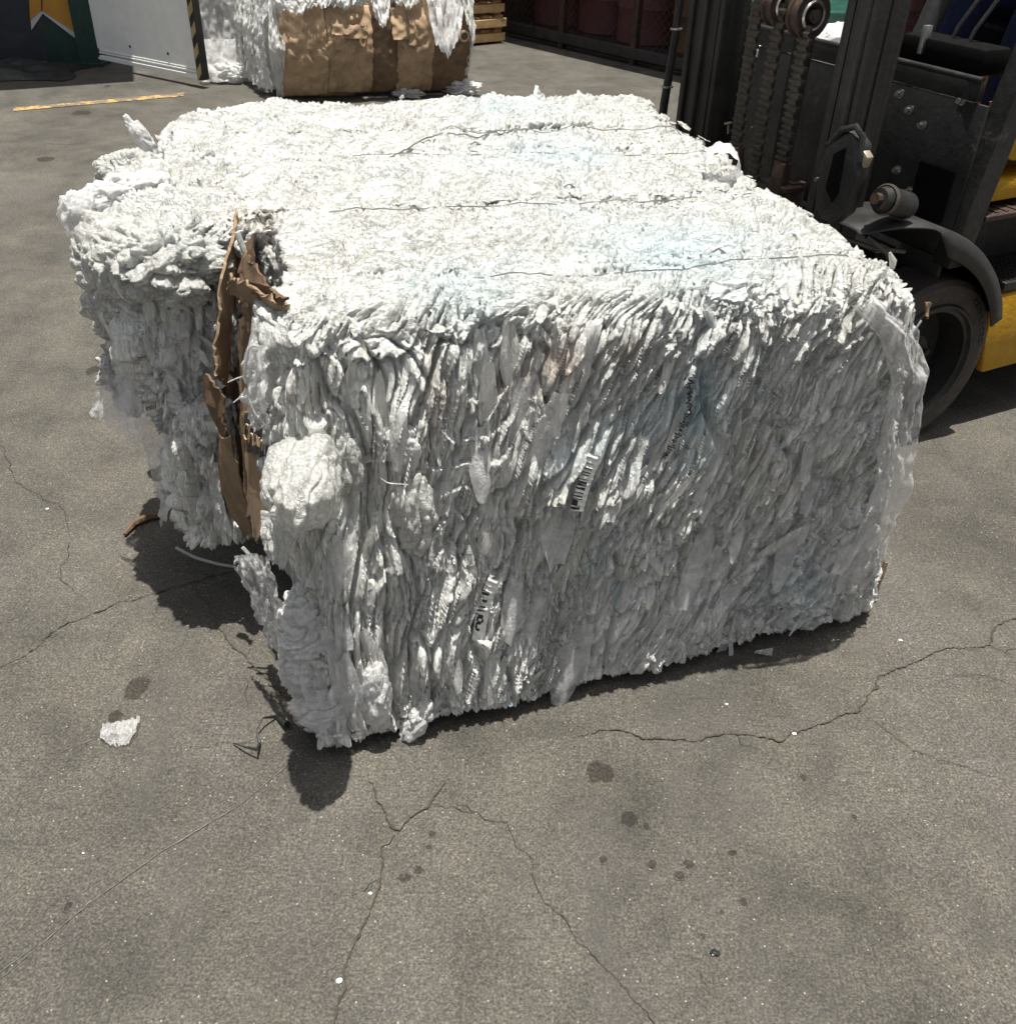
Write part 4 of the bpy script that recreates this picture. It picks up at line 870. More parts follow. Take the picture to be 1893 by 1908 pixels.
#@@REST@@
# ------------------------------------------------------------------ forklift (local axes: x backwards, y across to its far side, z up)
FORG = (1.286, 2.783, 0.0); FRZ = R(28)
fk = tag(empty('forklift', FORG, FRZ), 'black and yellow forklift with a tall greasy mast and twin chains, standing against the bale', 'forklift')
def channel(y0, y1, xf, xb, t, inward, z0=0.10, z1=2.45):
    """C-shaped rail section: web at y0 side, flanges towards y1"""
    if inward > 0: poly = [(xf, y0), (xb, y0), (xb, y1), (xb-t, y1), (xb-t, y0+t), (xf+t, y0+t), (xf+t, y1), (xf, y1)]
    else: poly = [(xf, y1), (xb, y1), (xb, y0), (xb-t, y0), (xb-t, y1-t), (xf+t, y1-t), (xf+t, y0), (xf, y0)]
    return poly
for (ya, yb, yc, yd, s) in ((0.138, 0.198, 0.190, 0.245, 1), (0.815, 0.888, 0.742, 0.822, -1)):
    m = MB(); m.prism(channel(ya, yb, -0.400, -0.272, 0.018, s), 0.06, 2.45, axis=2, bev=0.003)
    m.box((-0.412, ya+0.004 if s > 0 else yb-0.026, 0.06), (-0.401, ya+0.022 if s > 0 else yb-0.006, 2.45), 0.002); m.box((-0.34, ya-0.006 if s > 0 else ya-0.006, 0.4), (-0.325, ya-0.0005 if s > 0 else ya-0.0005, 2.4), 0.001)
    post = m.build('mast_rail', M_MAST, fk, True)
    m = MB(); m.prism(channel(yc, yd, -0.386, -0.285, 0.016, -s), 0.10, 2.50, axis=2, bev=0.003)
    m.box((-0.391, yc+0.020, 0.10), (-0.3865, yc+0.025, 2.5))
    m.build('inner_mast_rail', M_MAST, fk, True)
m = MB(); m.box((-0.36, 0.246, 0.50), (-0.28, 0.741, 0.60), 0.006); m.build('mast_crossmember', M_RUST, fk, True)
m = MB(); m.box((-0.36, 0.246, 2.30), (-0.28, 0.741, 2.42), 0.006); m.build('mast_crossmember', M_BLACK, fk, True)
m = MB(); m.box((-0.40, 0.32, 0.772), (-0.33, 0.44, 0.786), 0.003); m.box((-0.36, 0.34, 0.70), (-0.31, 0.36, 0.79)); m.build('chain_bracket', M_RUST, fk, True)
def chain(x, y, z0, z1, name='lift_chain', w=0.034):
    m = MB(); p = 0.0175; n = int((z1-z0)/p)
    for i in range(n):
        z = z0+i*p; ww = w if i % 2 == 0 else w*0.72
        m.box((x-0.008, y-ww/2, z+0.001), (x+0.007, y+ww/2, z+p*0.80), 0.0018)
        m.cyl((x-0.0085, y-ww/2-0.001, z+p*0.5), (x-0.0085, y+ww/2+0.001, z+p*0.5), 0.0026, n=6)
    m.box((x-0.004, y-w*0.36, z0), (x+0.004, y+w*0.36, z1))
    return m.build(name, M_CHAIN, fk)
chain(-0.385, 0.592, 0.56, 2.3, w=0.050); chain(-0.385, 0.490, 0.56, 1.25, w=0.050); chain(-0.385, 0.376, 0.78, 1.21, w=0.050)
for (y, z, h) in ((0.588, 0.80, 0.09), (0.372, 0.80, 0.10)):
    MB().box((-0.402, y-0.024, z-h/2), (-0.370, y+0.024, z+h/2), 0.004).build('chain_anchor', M_RUST, fk, True)
m = MB(); m.cyl((-0.35, 0.60, 0.815), (-0.35, 0.575, 0.90), 0.004, n=8); m.build('anchor_pin', M_BRASS, fk, True)
m = MB(); m.cyl((-0.362, 0.69, 0.885), (-0.362, 0.66, 0.895), 0.004, n=8); m.cyl((-0.362, 0.672, 0.885), (-0.362, 0.668, 0.86), 0.0035, n=8); m.build('anchor_pin', M_BRASS, fk, True)
def pulley(c, r, w):
    prof = [(r*0.35, -w/2), (r*0.45, -w/2-0.004), (r*0.80, -w/2), (r, -w/2-0.002), (r, -w*0.30), (r*0.88, -w*0.22), (r*0.88, w*0.22), (r, w*0.30), (r, w/2), (r*0.35, w/2)]
    o = MB().lathe(prof, c, (0, 1, 0), 40).build('pulley', M_RUST, fk, True)
    hub = MB().cyl((c[0], c[1]-w/2-0.012, c[2]), (c[0], c[1]+w/2, c[2]), r*0.30, n=20); hub.cyl((c[0], c[1]-w/2-0.018, c[2]), (c[0], c[1]-w/2-0.010, c[2]), r*0.13, n=12)
    h = hub.build('hub', M_CHAIN, o, True); ring = MB().lathe([(r*0.52, -w/2-0.006), (r*0.60, -w/2-0.009), (r*0.66, -w/2-0.004), (r*0.58, -w/2)], c, (0, 1, 0), 40).build('rim_ring', M_STEEL, o, True)
pulley((-0.365, 0.405, 1.232), 0.060, 0.040); pulley((-0.365, 0.520, 1.240), 0.056, 0.040)
m = MB(); m.cyl((-0.365, 0.37, 1.236), (-0.365, 0.58, 1.236), 0.014); m.box((-0.385, 0.435, 1.20), (-0.345, 0.49, 1.29), 0.01); m.build('pulley_axle', M_CHAIN, fk, True)
m = MB(); m.cyl((-0.27, 0.505, 0.20), (-0.27, 0.505, 1.20), 0.030, n=24); m.cyl((-0.27, 0.505, 1.18), (-0.27, 0.505, 1.22), 0.036, n=24); m.build('lift_cylinder', M_BLACK, fk, True)
m = MB(); m.cyl((-0.28, 0.60, 0.5), (-0.28, 0.60, 1.05), 0.010, n=12); m.build('hydraulic_pipe', M_CHAIN, fk, True)
# carriage (low, behind the bale) and the fork arms
m = MB(); m.box((-0.44, 0.08, 0.13), (-0.405, 0.84, 0.21), 0.006); m.box((-0.44, 0.08, 0.42), (-0.405, 0.84, 0.50), 0.006); m.build('fork_carriage', M_RUST, fk, True)
# twin hydraulic hoses left of the mast
m = MB(); m.tube([(-0.35, 1.050, 0.55), (-0.35, 1.040, 0.87), (-0.35, 1.022, 1.09), (-0.352, 1.012, 1.25), (-0.36, 0.99, 2.2)], 0.013, 10)
m.tube([(-0.34, 1.075, 0.55), (-0.34, 1.064, 0.87), (-0.34, 1.040, 1.09), (-0.342, 1.028, 1.25), (-0.35, 1.00, 2.2)], 0.010, 10); hose = m.build('hydraulic_hose', M_RUBB, fk, True)
for z in (0.925, 1.105): MB().lathe([(0.016, 0), (0.020, 0.001), (0.020, 0.006), (0.016, 0.007)], (-0.35, 1.045-(z-0.8)*0.075, z), (0, 0.08, 1), 20).build('hose_clamp', M_STEEL, hose, True)
# cowl (front plate), upper rail, A-pillar and floor side
m = MB(); m.box((-0.012, 0.030, 0.62), (0.0, 1.00, 1.045), 0.003); m.box((-0.016, 0.03, 0.45), (-0.001, 1.00, 0.62), 0.002)
cw = m.build('front_plate', M_BLACK, fk, True)
m = MB(); m.box((-0.020, 0.062, 1.050), (-0.004, 1.02, 1.100), 0.002); m.cyl((-0.020, 0.062, 1.105), (-0.020, 1.02, 1.105), 0.0085, n=12); m.build('dash_rail', M_BLACK, fk, True)
m = MB(); m.cyl((-0.014, 0.30, 1.047), (-0.014, 0.075, 1.047), 0.0022, n=6); m.build('seam_wire', M_STEEL, fk, True)
for (y, z) in ((0.335, 1.02), (0.285, 0.985), (0.225, 0.955), (0.275, 0.815), (0.115, 1.044), (0.21, 0.77)):
    m = MB(); m.cyl((-0.032, y, z), (-0.010, y, z), 0.0085, n=6); m.cyl((-0.018, y, z), (-0.0125, y, z), 0.013, n=16); m.build('bolt', M_STEEL, cw, True)
def pill(px0, px1):
    return 0
m = MB(); poly = [(-0.02, 0.60), (0.055, 0.60), (0.075, 0.80), (0.115, 1.10), (0.30, 2.15), (0.24, 2.15), (0.045, 1.10), (0.0, 0.80)]
m.prism(poly, -0.005, 0.060, axis=1, bev=0.004); m.build('guard_pillar', M_BLACK, fk, True)
m = MB(); m.prism(poly, 0.98, 1.045, axis=1, bev=0.004); m.build('guard_pillar', M_BLACK, fk, True)
m = MB(); m.box((0.24, -0.005, 2.13), (1.6, 0.06, 2.19), 0.004); m.box((0.24, 0.98, 2.13), (1.6, 1.045, 2.19), 0.004)
for i in range(9): m.box((0.30+i*0.155, 0.06, 2.14), (0.335+i*0.155, 0.98, 2.18), 0.003)
m.box((1.50, 0.0, 0.9), (1.56, 0.06, 2.15), 0.004); m.box((1.50, 0.985, 0.9), (1.56, 1.045, 2.15), 0.004); m.box((0.26, 0.0, 2.192), (1.6, 1.04, 2.20)); m.build('overhead_guard', M_BLACK, fk, True)  # includes an unseen solid roof sheet added to shade the cab
# frame side, inner wheel box
m = MB(); m.prism([(-0.12, 0.30), (0.30, 0.30), (0.36, 0.60), (0.27, 0.74), (0.055, 0.74), (-0.02, 0.60), (-0.12, 0.60)], 0.175, 0.19, axis=1); m.build('frame_side', M_BLACK, fk)
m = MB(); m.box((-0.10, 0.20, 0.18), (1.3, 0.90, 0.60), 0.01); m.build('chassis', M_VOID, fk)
m = MB(); m.cyl((-0.165, 0.02, 0.765), (-0.03, 0.02, 0.765), 0.001); 
# tilt bracket casting beside the near rail, its pin and the round cylinder cap
m.bm.free()
m = MB(); m.prism([(0.10, 1.010), (0.155, 0.955), (0.165, 0.905), (0.155, 0.80), (0.125, 0.765), (0.075, 0.76), (0.035, 0.80), (0.02, 0.90), (0.03, 0.985), (0.07, 1.0)], -0.450, -0.402, axis=0, bev=0.014)
tb = m.build('tilt_bracket', M_BLACK, fk, True)
m = MB(); m.prism([(0.078, 0.965), (0.115, 0.94), (0.118, 0.85), (0.085, 0.82), (0.070, 0.85)], -0.453, -0.4505, axis=0, bev=0.0008); m.build('recess_shade', M_VOID, tb, True)  # near-black plate on the casting face, painted shade of a hollow
m = MB(); m.tube([(-0.44, 0.150, 0.955), (-0.455, 0.10, 1.005), (-0.45, 0.060, 1.022), (-0.44, 0.040, 1.0), (-0.44, 0.032, 0.94)], 0.009, 8); m.build('casting_lip', M_BLACK, tb, True)
m = MB(); m.prism([(0.010, 0.955), (0.038, 0.975), (0.042, 0.95), (0.018, 0.925)], -0.438, -0.415, axis=0, bev=0.003); m.build('grease_block', M_BRASS, tb, True)
m = MB(); m.cyl((-0.445, 0.168, 0.858), (-0.430, 0.168, 0.858), 0.006, n=10); m.build('grease_nipple', M_STEEL, tb, True)
m = MB(); m.cyl((-0.36, -0.010, 0.845), (-0.25, 0.010, 0.81), 0.036, n=28); m.cyl((-0.385, -0.012, 0.850), (-0.36, -0.010, 0.845), 0.028, 0.034, n=28); tc = m.build('tilt_cylinder', M_BLACK, fk, True)
m = MB(); m.cyl((-0.402, -0.013, 0.853), (-0.383, -0.012, 0.850), 0.015, n=8); m.build('end_nut', M_RUST, tc, True)
m = MB(); m.lathe([(0.037, 0), (0.041, 0.002), (0.041, 0.010), (0.037, 0.012)], (-0.352, -0.010, 0.843), (-1, -0.1, 0.25), 28); m.build('collar', M_CHAIN, tc, True)
m = MB(); m.box((-0.020, 0.07, 0.715), (-0.0125, 0.20, 0.86), 0.003); m.build('opening_shade', M_VOID, fk)  # near-black plate painting the dark of a hole around the cap
m = MB(); m.tube([(-0.40, 0.10, 0.72), (-0.33, 0.02, 0.70), (-0.28, -0.01, 0.695), (-0.22, 0.0, 0.68)], 0.006, 8); m.tube([(-0.36, 0.02, 0.735), (-0.30, -0.01, 0.69), (-0.27, 0.0, 0.66)], 0.007, 8); m.build('hydraulic_pipe', M_CHAIN, fk, True)
# front wheel
WR = 0.28
def wheel(y, name='wheel', s=1):
    whl = MB().lathe([(0.205, 0.0), (0.215, -0.004*s), (0.262, -0.002*s), (0.277, 0.010*s), (0.28, 0.030*s), (0.28, 0.140*s), (0.272, 0.160*s), (0.205, 0.165*s)], (0, y, WR), (0, 1, 0), 96).build(name, M_RUB, fk, True)
    MB().lathe([(0.2045, 0.002*s), (0.200, -0.008*s), (0.192, -0.008*s), (0.188, 0.004*s), (0.176, 0.006*s), (0.172, 0.105*s), (0.150, 0.112*s), (0.085, 0.112*s), (0.080, 0.060*s), (0.02, 0.058*s), (0.001, 0.058*s), (0.001, 0.15*s), (0.2045, 0.15*s)], (0, y, WR), (0, 1, 0), 96).build('rim', M_RIM, whl, True)
    MB().cyl((0, y+0.06*s, WR), (0, y+0.03*s, WR), 0.042, n=24).build('hub_cap', M_RUST, whl, True)
    for k in range(6):
        a = k*math.pi/3+0.3; MB().cyl((0.062*math.cos(a), y+0.060*s, WR+0.062*math.sin(a)), (0.062*math.cos(a), y+0.040*s, WR+0.062*math.sin(a)), 0.010, n=6).build('wheel_nut', M_RUST, whl, True)
    return whl
wl = wheel(0.0); wheel(1.045, s=-1)
# raised size marks moulded in the tyre wall
for k in range(9):
    a = R(52-5.2*k); c_ = (0.242*math.cos(a), -0.0035, WR+0.242*math.sin(a))
    m = MB(); M_ = Matrix.Translation(c_) @ Matrix.Rotation(math.pi/2-a, 4, 'Y')
    if k in (2, 5): m.box((-0.002, -0.001, -0.010), (0.002, 0.001, 0.010), 0, M_)
    else: m.box((-0.007, -0.001, 0.007), (0.007, 0.001, 0.010), 0, M_); m.box((-0.007, -0.001, -0.010), (-0.004, 0.001, 0.0065), 0, M_); m.box((0.003, -0.001, -0.010), (0.006, 0.001, 0.0065), 0, M_) if k % 2 else m.box((-0.0035, -0.001, -0.010), (0.006, 0.001, -0.007), 0, M_)
    m.build('tyre_marking', M_RIM, wl)
# mudguard: curved strip over the wheel with a down-turned outer lip
arc = [(-0.400, 0.752), (-0.30, 0.770), (-0.20, 0.765), (-0.10, 0.735), (0.0, 0.690), (0.09, 0.632), (0.165, 0.560), (0.220, 0.480), (0.245, 0.420)]
A_ = np.array(arc); tt = np.linspace(0, len(arc)-1, 40); ax_ = np.interp(tt, range(len(arc)), A_[:, 0]); az_ = np.interp(tt, range(len(arc)), A_[:, 1])
for _ in range(3): ax_[1:-1] = (ax_[:-2]+2*ax_[1:-1]+ax_[2:])/4; az_[1:-1] = (az_[:-2]+2*az_[1:-1]+az_[2:])/4
V_ = []; dx_, dz_ = np.gradient(ax_), np.gradient(az_); l_ = np.hypot(dx_, dz_)
for i in range(40):
    nx_, nz_ = -dz_[i]/l_[i], dx_[i]/l_[i]; f = i/39.0
    yo = -0.045+0.06*max(0, (0.30-f)/0.30)**1.5; lip = 0.062*min(1, max(0, (f-0.30)*9))*(1-0.25*f)
    V_ += [(ax_[i], 0.18, az_[i]), (ax_[i], yo+0.012, az_[i]), (ax_[i]-nx_*0.006, yo, az_[i]-nz_*0.006), (ax_[i]-nx_*(0.008+lip), yo-0.004, az_[i]-nz_*(0.008+lip))]
mg = mk('mudguard', V_, gridfaces(40, 4), M_GUARD, fk); sm_ = mg.modifiers.new('thickness', 'SOLIDIFY'); sm_.thickness = 0.004
# steps and yellow body
m = MB(); m.box((0.085, 0.0, 0.725), (0.75, 0.20, 0.742), 0.003)
for i in range(16): m.box((0.10+i*0.04, 0.012, 0.742), (0.112+i*0.04, 0.19, 0.7455))
m.build('tread_plate', M_RUST, fk)
m = MB(); m.box((0.265, -0.005, 0.485), (0.80, 0.19, 0.515), 0.004)
rs = random.Random(4)
for i in range(26):
    for j in range(9):
        x = 0.275+i*0.02; y = 0.003+j*0.02; m.box((x, y, 0.515), (x+0.011, y+0.006, 0.518)) if (i+j) % 2 else m.box((x, y, 0.515), (x+0.006, y+0.011, 0.518))
m.build('step', M_BLACK, fk)
m = MB(); m.prism([(0.245, 0.475), (0.85, 0.478), (0.85, 0.20), (0.300, 0.195), (0.262, 0.33)], -0.002, 0.030, axis=1, bev=0.010); m.build('side_sill', M_YEL, fk, True)
m = MB(); m.box((0.27, 0.19, 0.49), (0.80, 0.20, 0.74)); m.build('step_riser', M_BLACK, fk)
m = MB(); m.prism([(0.105, 0.905), (0.24, 1.075), (0.9, 1.12), (0.9, 0.875), (0.2, 0.875)], 0.055, 0.17, axis=1, bev=0.006); m.build('side_cover', M_YEL, fk, True)
m = MB(); m.prism([(0.105, 0.825), (0.9, 0.815), (0.9, 0.775), (0.125, 0.765)], 0.045, 0.17, axis=1, bev=0.004); m.build('side_cover', M_YEL, fk, True)
m = MB(); m.box((0.16, 0.16, 0.745), (0.9, 0.165, 1.02)); m.build('inner_panel', M_CARDD, fk)
m = MB(); m.prism([(0.85, 0.18), (1.75, 0.20), (1.85, 0.45), (1.80, 0.95), (1.55, 1.05), (0.85, 1.0)], 0.02, 1.02, axis=1, bev=0.03); m.build('counterweight', M_YEL, fk, True)
m = MB(); m.lathe([(0.001, 0), (0.20, 0.01), (0.21, 0.12), (0.001, 0.14)], (1.35, 0.0, 0.215), (0, 1, 0), 40); m.build('rear_wheel', M_RUB, fk, True)
m = MB(); m.tube([(0.02+0.016*math.cos(a), 0.0, 0.64+0.02*math.sin(a)) for a in np.linspace(0, 5.6, 16)], 0.0028, 6); m.build('ring', M_STEEL, fk, True)
# seat, column and levers inside the cab
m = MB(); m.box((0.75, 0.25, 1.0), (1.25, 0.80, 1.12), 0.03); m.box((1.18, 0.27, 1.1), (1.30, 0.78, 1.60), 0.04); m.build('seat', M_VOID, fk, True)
m = MB(); m.cyl((0.10, 0.52, 0.75), (0.30, 0.52, 1.36), 0.035, n=20); col_ = m.build('steering_column', M_RUBB, fk, True)
m = MB(); m.lathe([(0.15+0.013*math.cos(a), 0.013*math.sin(a)) for a in np.linspace(0, 2*math.pi, 9)[:-1]], (0.33, 0.52, 1.38), (0.30, 0, 1), 40)
for a in (0, 2.1, 4.2): m.cyl((0.33, 0.52, 1.38), (0.33+0.145*math.cos(a), 0.52+0.145*math.sin(a), 1.38-0.04*math.cos(a)), 0.008, n=8)
m.build('steering_wheel', M_RUBB, col_, True)
m = MB(); m.box((0.0, 0.20, 0.75), (0.9, 0.9, 0.765)); m.build('floor_plate', M_BLACK, fk)
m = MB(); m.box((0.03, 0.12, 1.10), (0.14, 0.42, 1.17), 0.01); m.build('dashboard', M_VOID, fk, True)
for y in (0.30, 0.24): m = MB(); m.tube([(0.08, y, 1.10), (0.10, y-0.01, 1.20), (0.15, y-0.03, 1.30)], 0.006, 8); m.build('lever', M_BLACK, fk, True)
m = MB(); m.box((0.02, 0.33, 1.125), (0.045, 0.345, 1.20), 0.002, Matrix.Rotation(0.0, 4, 'X')); m.build('lever', M_STEEL, fk, True)

# driver seated in the cab (only the legs and lap come near the frame)
pr = tag(empty('person', tuple(np.array(FORG)+np.array([math.cos(FRZ)*0.95-math.sin(FRZ)*0.5, math.sin(FRZ)*0.95+math.cos(FRZ)*0.5, 1.13])), FRZ), 'driver in navy trousers and pale blue shirt sitting in the forklift cab', 'person')
def skin(name, joints, edges, rad, mat, parent, root=0):
    me = bpy.data.meshes.new(name); me.from_pydata(joints, edges, []); me.update()
    o = bpy.data.objects.new(name, me); COL.objects.link(o); o.parent = parent
    o.modifiers.new('skin', 'SKIN'); o.modifiers.new('sub', 'SUBSURF').levels = 2; o.modifiers['sub'].render_levels = 2
    o.modifiers['skin'].use_smooth_shade = True
    for i, r in enumerate(rad): me.skin_vertices[0].data[i].radius = (r, r)
    me.skin_vertices[0].data[root].use_root = True
    setmat(me, mat); return o
J = [(0, 0, 0.08), (0.0, 0.02, 0.30), (0.02, 0, 0.50), (0.01, 0, 0.60), (-0.02, 0, 0.74),
     (-0.02, -0.09, 0.07), (-0.44, -0.15, 0.10), (-0.50, -0.16, -0.30), (-0.62, -0.16, -0.34),
     (-0.02, 0.09, 0.07), (-0.44, 0.12, 0.10), (-0.52, 0.13, -0.30), (-0.64, 0.13, -0.34),
     (0.02, -0.19, 0.48), (-0.08, -0.24, 0.22), (-0.34, -0.16, 0.26), (0.02, 0.19, 0.48), (-0.08, 0.24, 0.22), (-0.34, 0.14, 0.26)]
E_ = [(0, 1), (1, 2), (2, 3), (3, 4), (0, 5), (5, 6), (6, 7), (7, 8), (0, 9), (9, 10), (10, 11), (11, 12), (2, 13), (13, 14), (14, 15), (2, 16), (16, 17), (17, 18)]
RD = [0.13, 0.13, 0.12, 0.055, 0.09, 0.095, 0.07, 0.05, 0.035, 0.095, 0.07, 0.05, 0.035, 0.06, 0.045, 0.032, 0.06, 0.045, 0.032]
skin('body', J, E_, RD, M_SKIN, pr)
skin('trousers', [(0.01, 0, 0.10), (-0.02, -0.09, 0.07), (-0.44, -0.15, 0.10), (-0.50, -0.16, -0.26), (-0.02, 0.09, 0.07), (-0.44, 0.12, 0.10), (-0.52, 0.13, -0.26), (0, 0, 0.2)],
     [(0, 1), (1, 2), (2, 3), (0, 4), (4, 5), (5, 6), (0, 7)], [0.145, 0.108, 0.086, 0.072, 0.108, 0.086, 0.072, 0.14], M_NAVY, pr)
skin('shirt', [(0, 0, 0.16), (0, 0.0, 0.32), (0.02, 0, 0.48), (0.02, -0.19, 0.48), (-0.05, -0.225, 0.30), (0.02, 0.19, 0.48), (-0.05, 0.225, 0.30)],
     [(0, 1), (1, 2), (2, 3), (3, 4), (2, 5), (5, 6)], [0.15, 0.145, 0.13, 0.075, 0.062, 0.075, 0.062], M_SHIRT, pr)
m = MB(); g = bmesh.ops.create_uvsphere(m.bm, u_segments=24, v_segments=16, radius=0.10)
for v_ in g['verts']: v_.co = Vector((v_.co.x*1.05+0.01, v_.co.y*0.9, v_.co.z*1.0+0.81)) if v_.co.z > -0.02 or v_.co.x > 0.02 else Vector((v_.co.x*0.3+0.03, v_.co.y*0.8, v_.co.z*0.5+0.80))
m.build('hair', M_HAIR, pr, True)
for s in (-1, 1):
    m = MB(); m.box((-0.74, 0.0 if s > 0 else -0.0, -0.375), (-0.47, 0.09, -0.305), 0.03); o = m.build('shoe', M_RUBB, pr, True); o.location = (0, 0.085 if s > 0 else -0.205, 0)
    yb = 0.14 if s > 0 else -0.16
    for f in range(4):
        y = yb+(f-1.5)*0.018; m = MB(); m.tube([(-0.34, y, 0.262), (-0.395, y, 0.266), (-0.418, y, 0.245), (-0.412, y, 0.225)], [0.010, 0.009, 0.008, 0.007], 8); m.build('finger', M_SKIN, pr, True)
    m = MB(); m.tube([(-0.33, yb-0.03*s, 0.25), (-0.37, yb-0.045*s, 0.24), (-0.395, yb-0.035*s, 0.225)], [0.011, 0.010, 0.008], 8); m.build('thumb', M_SKIN, pr, True)

# ------------------------------------------------------------------ rear bale of film faced with cardboard
RB = [(-1.74, 7.44, 0.02), (-0.46, 7.92, 0.02), (-0.86, 8.75, 0.02), (-2.16, 8.25, 0.02), (-1.74, 7.46, 0.72), (-0.44, 7.94, 0.72), (-0.84, 8.75, 0.72), (-2.14, 8.25, 0.72)]
rb = tag(empty('card_faced_bale', (-1.3, 8.1, 0)), 'smaller bale with torn brown cardboard front and loose film on top, near the white gate', 'bale'); RO = np.array([-1.3, 8.1, 0])
def rdisp(P, Nn):
    x, y, z = P[:, 0], P[:, 1], P[:, 2]
    d = 0.05*noise(x*3, z*3, y*3)+0.05*(billow(noise(x*9+3, z*3.0, y*9))-0.25)+0.03*(billow(noise(x*20, z*5, y*20))-0.25)+0.006*noise(x*60, z*20, y*60)
    return d, sst(0.4, 0.8, Nn[:, 2]), 0*x
v_, f_, a_, t_ = block(RB, (0, 1), (0.02, 1), (0, 1.0), (0.06, 0.06, 0.06, 0.06, 0.08, 0.10), dict(front=0.02, top=0.012, left=0.010, right=0.02, back=0.05), rdisp, 'front top left right back')
mk('pressed_film', v_-RO, f_, M_FILM, rb, attrs={'topness': a_, 'tint': t_})
def rp(s, r, off=0.0):
    b = (np.array(RB[0])*(1-s)+np.array(RB[1])*s)*(1-r)+(np.array(RB[4])*(1-s)+np.array(RB[5])*s)*r
    bul = 0.13*math.sin(math.pi*min(1, max(0, r)))**0.8+0.02
    return b+np.array([0.35, -0.93, 0])*(off+bul)
def cardpanel(s0, s1, r0, r1, off, seed, m_=None, name='cardboard_panel', cup=0.03):
    nu, nv = 44, 30; G = np.zeros((nu, nv, 3))
    for i in range(nu):
        for j in range(nv):
            s = s0+(s1-s0)*j/(nv-1); r = r1+(r0-r1)*i/(nu-1)
            jag = 0.02*float(noise(np.array([s*30+seed]), np.array([seed*1.0]))[0])
            rr_ = r+(jag if i == 0 else 0)
            G[i, j] = rp(s+(0.006*float(noise(np.array([r*20+seed]), np.array([3.3]))[0]) if j in (0, nv-1) else 0), rr_, off+cup*(-abs(j/(nv-1)-0.5)*0.8)+0.020*float(noise(np.array([s*9+seed]), np.array([r*5+seed]))[0])+0.014*float(noise(np.array([s*34+seed]), np.array([r*15]))[0]))
    o = mk(name, G.reshape(-1, 3)-RO, gridfaces(nu, nv), m_ or M_CARDL, rb); sm = o.modifiers.new('thickness', 'SOLIDIFY'); sm.thickness = 0.006; return o
cardpanel(0.0, 0.235, 0.03, 0.90, 0.03, 1); cardpanel(0.20, 0.385, 0.0, 0.97, 0.012, 2); cardpanel(0.235, 0.47, 0.04, 0.86, 0.024, 3)
cardpanel(0.45, 0.66, 0.03, 0.88, 0.012, 4, M_CARDM); cardpanel(0.60, 0.80, 0.02, 0.97, 0.03, 5); cardpanel(0.79, 1.0, 0.02, 0.95, 0.022, 6, M_CARDM)
for (s0, s1, r0, r1, sd) in ((0.26, 0.40, 0.62, 0.80, 7), (0.30, 0.44, 0.58, 0.70, 8), (0.57, 0.665, 0.56, 0.84, 9), (0.27, 0.33, 0.48, 0.62, 10), (0.655, 0.70, 0.50, 0.90, 11)):
    o = cardpanel(s0, s1, r0, r1, 0.055, sd, None, 'torn_flap', 0.05)
# printed marks at the right end of the card face
mb = MB()
for (s, r, w_, h_) in ((0.90, 0.62, 0.05, 0.012), (0.90, 0.57, 0.05, 0.010), (0.90, 0.53, 0.05, 0.010)): 
    c_ = rp(s, r, 0.045)-RO; mb.box(c_-np.array([w_/2, 0.003, h_/2]), c_+np.array([w_/2, 0.003, h_/2]))
mb.build('printed_marks', M_INK, rb)
mb = MB(); c_ = rp(0.955, 0.58, 0.05)-RO; mb.lathe([(0.026, 0), (0.040, -0.002), (0.040, 0.004), (0.026, 0.006)], c_, (0.35, -0.93, 0), 24); mb.build('printed_emblem', M_LTINK, rb)
# loose film over the top edge and at the sides
for i, (s, wd, dr, sd) in enumerate(((0.10, 0.22, 0.10, 1), (0.33, 0.2, 0.07, 2), (0.52, 0.10, 0.20, 3), (0.66, 0.16, 0.08, 4), (0.86, 0.20, 0.42, 5), (0.98, 0.06, 0.25, 6), (0.22, 0.2, 0.06, 7))):
    a = [rp(s-wd/2, 1.06, -0.12), rp(s, 1.09, -0.12), rp(s+wd/2, 1.06, -0.12)]; b = [rp(s-wd*.55, 0.98, 0.08), rp(s, 1.0, 0.10), rp(s+wd*.55, 0.98, 0.08)]; c = [rp(s-wd*.4, 0.96-dr, 0.075), rp(s, 0.93-dr*1.3, 0.085), rp(s+wd*.35, 0.96-dr*0.9, 0.075)]
    drape([a, b, c], 'hanging_film', M_CLEAR2 if i % 2 == 0 else M_SCRAP, rb, RO, 50, 40, 0.03, (3, 6), 80+sd, 0.12)
for i in range(9):
    s = 0.05+0.11*i; puff(rp(s, 1.06+0.03*(i % 2), -0.12), (0.10, 0.10, 0.06), 'film_bundle', M_SCRAP, rb, RO, 0.4, 90+i, 5, 40)
cl_ = np.array(RB[0]); cl2 = np.array(RB[3]); lf = np.array([-0.93, -0.35, 0])
for i in range(6):
    t = 0.02+0.17*i; b0 = cl_*(1-t)+cl2*t; b1 = cl_*(1-t-0.17)+cl2*(t+0.17)
    drape([[b0+lf*0.02+np.array([0, 0, .74]), b1+lf*0.02+np.array([0, 0, .76])], [b0+lf*0.10+np.array([0, 0, .40]), b1+lf*0.12+np.array([0, 0, .42])], [b0+lf*(0.08+.03*(i % 2))+np.array([0, 0, .04]), b1+lf*0.13+np.array([0, 0, .05])]], 'hanging_film', M_SCRAP if i % 2 else M_CLEAR2, rb, RO, 60, 30, 0.035, (3, 5), 100+i, 0.06)
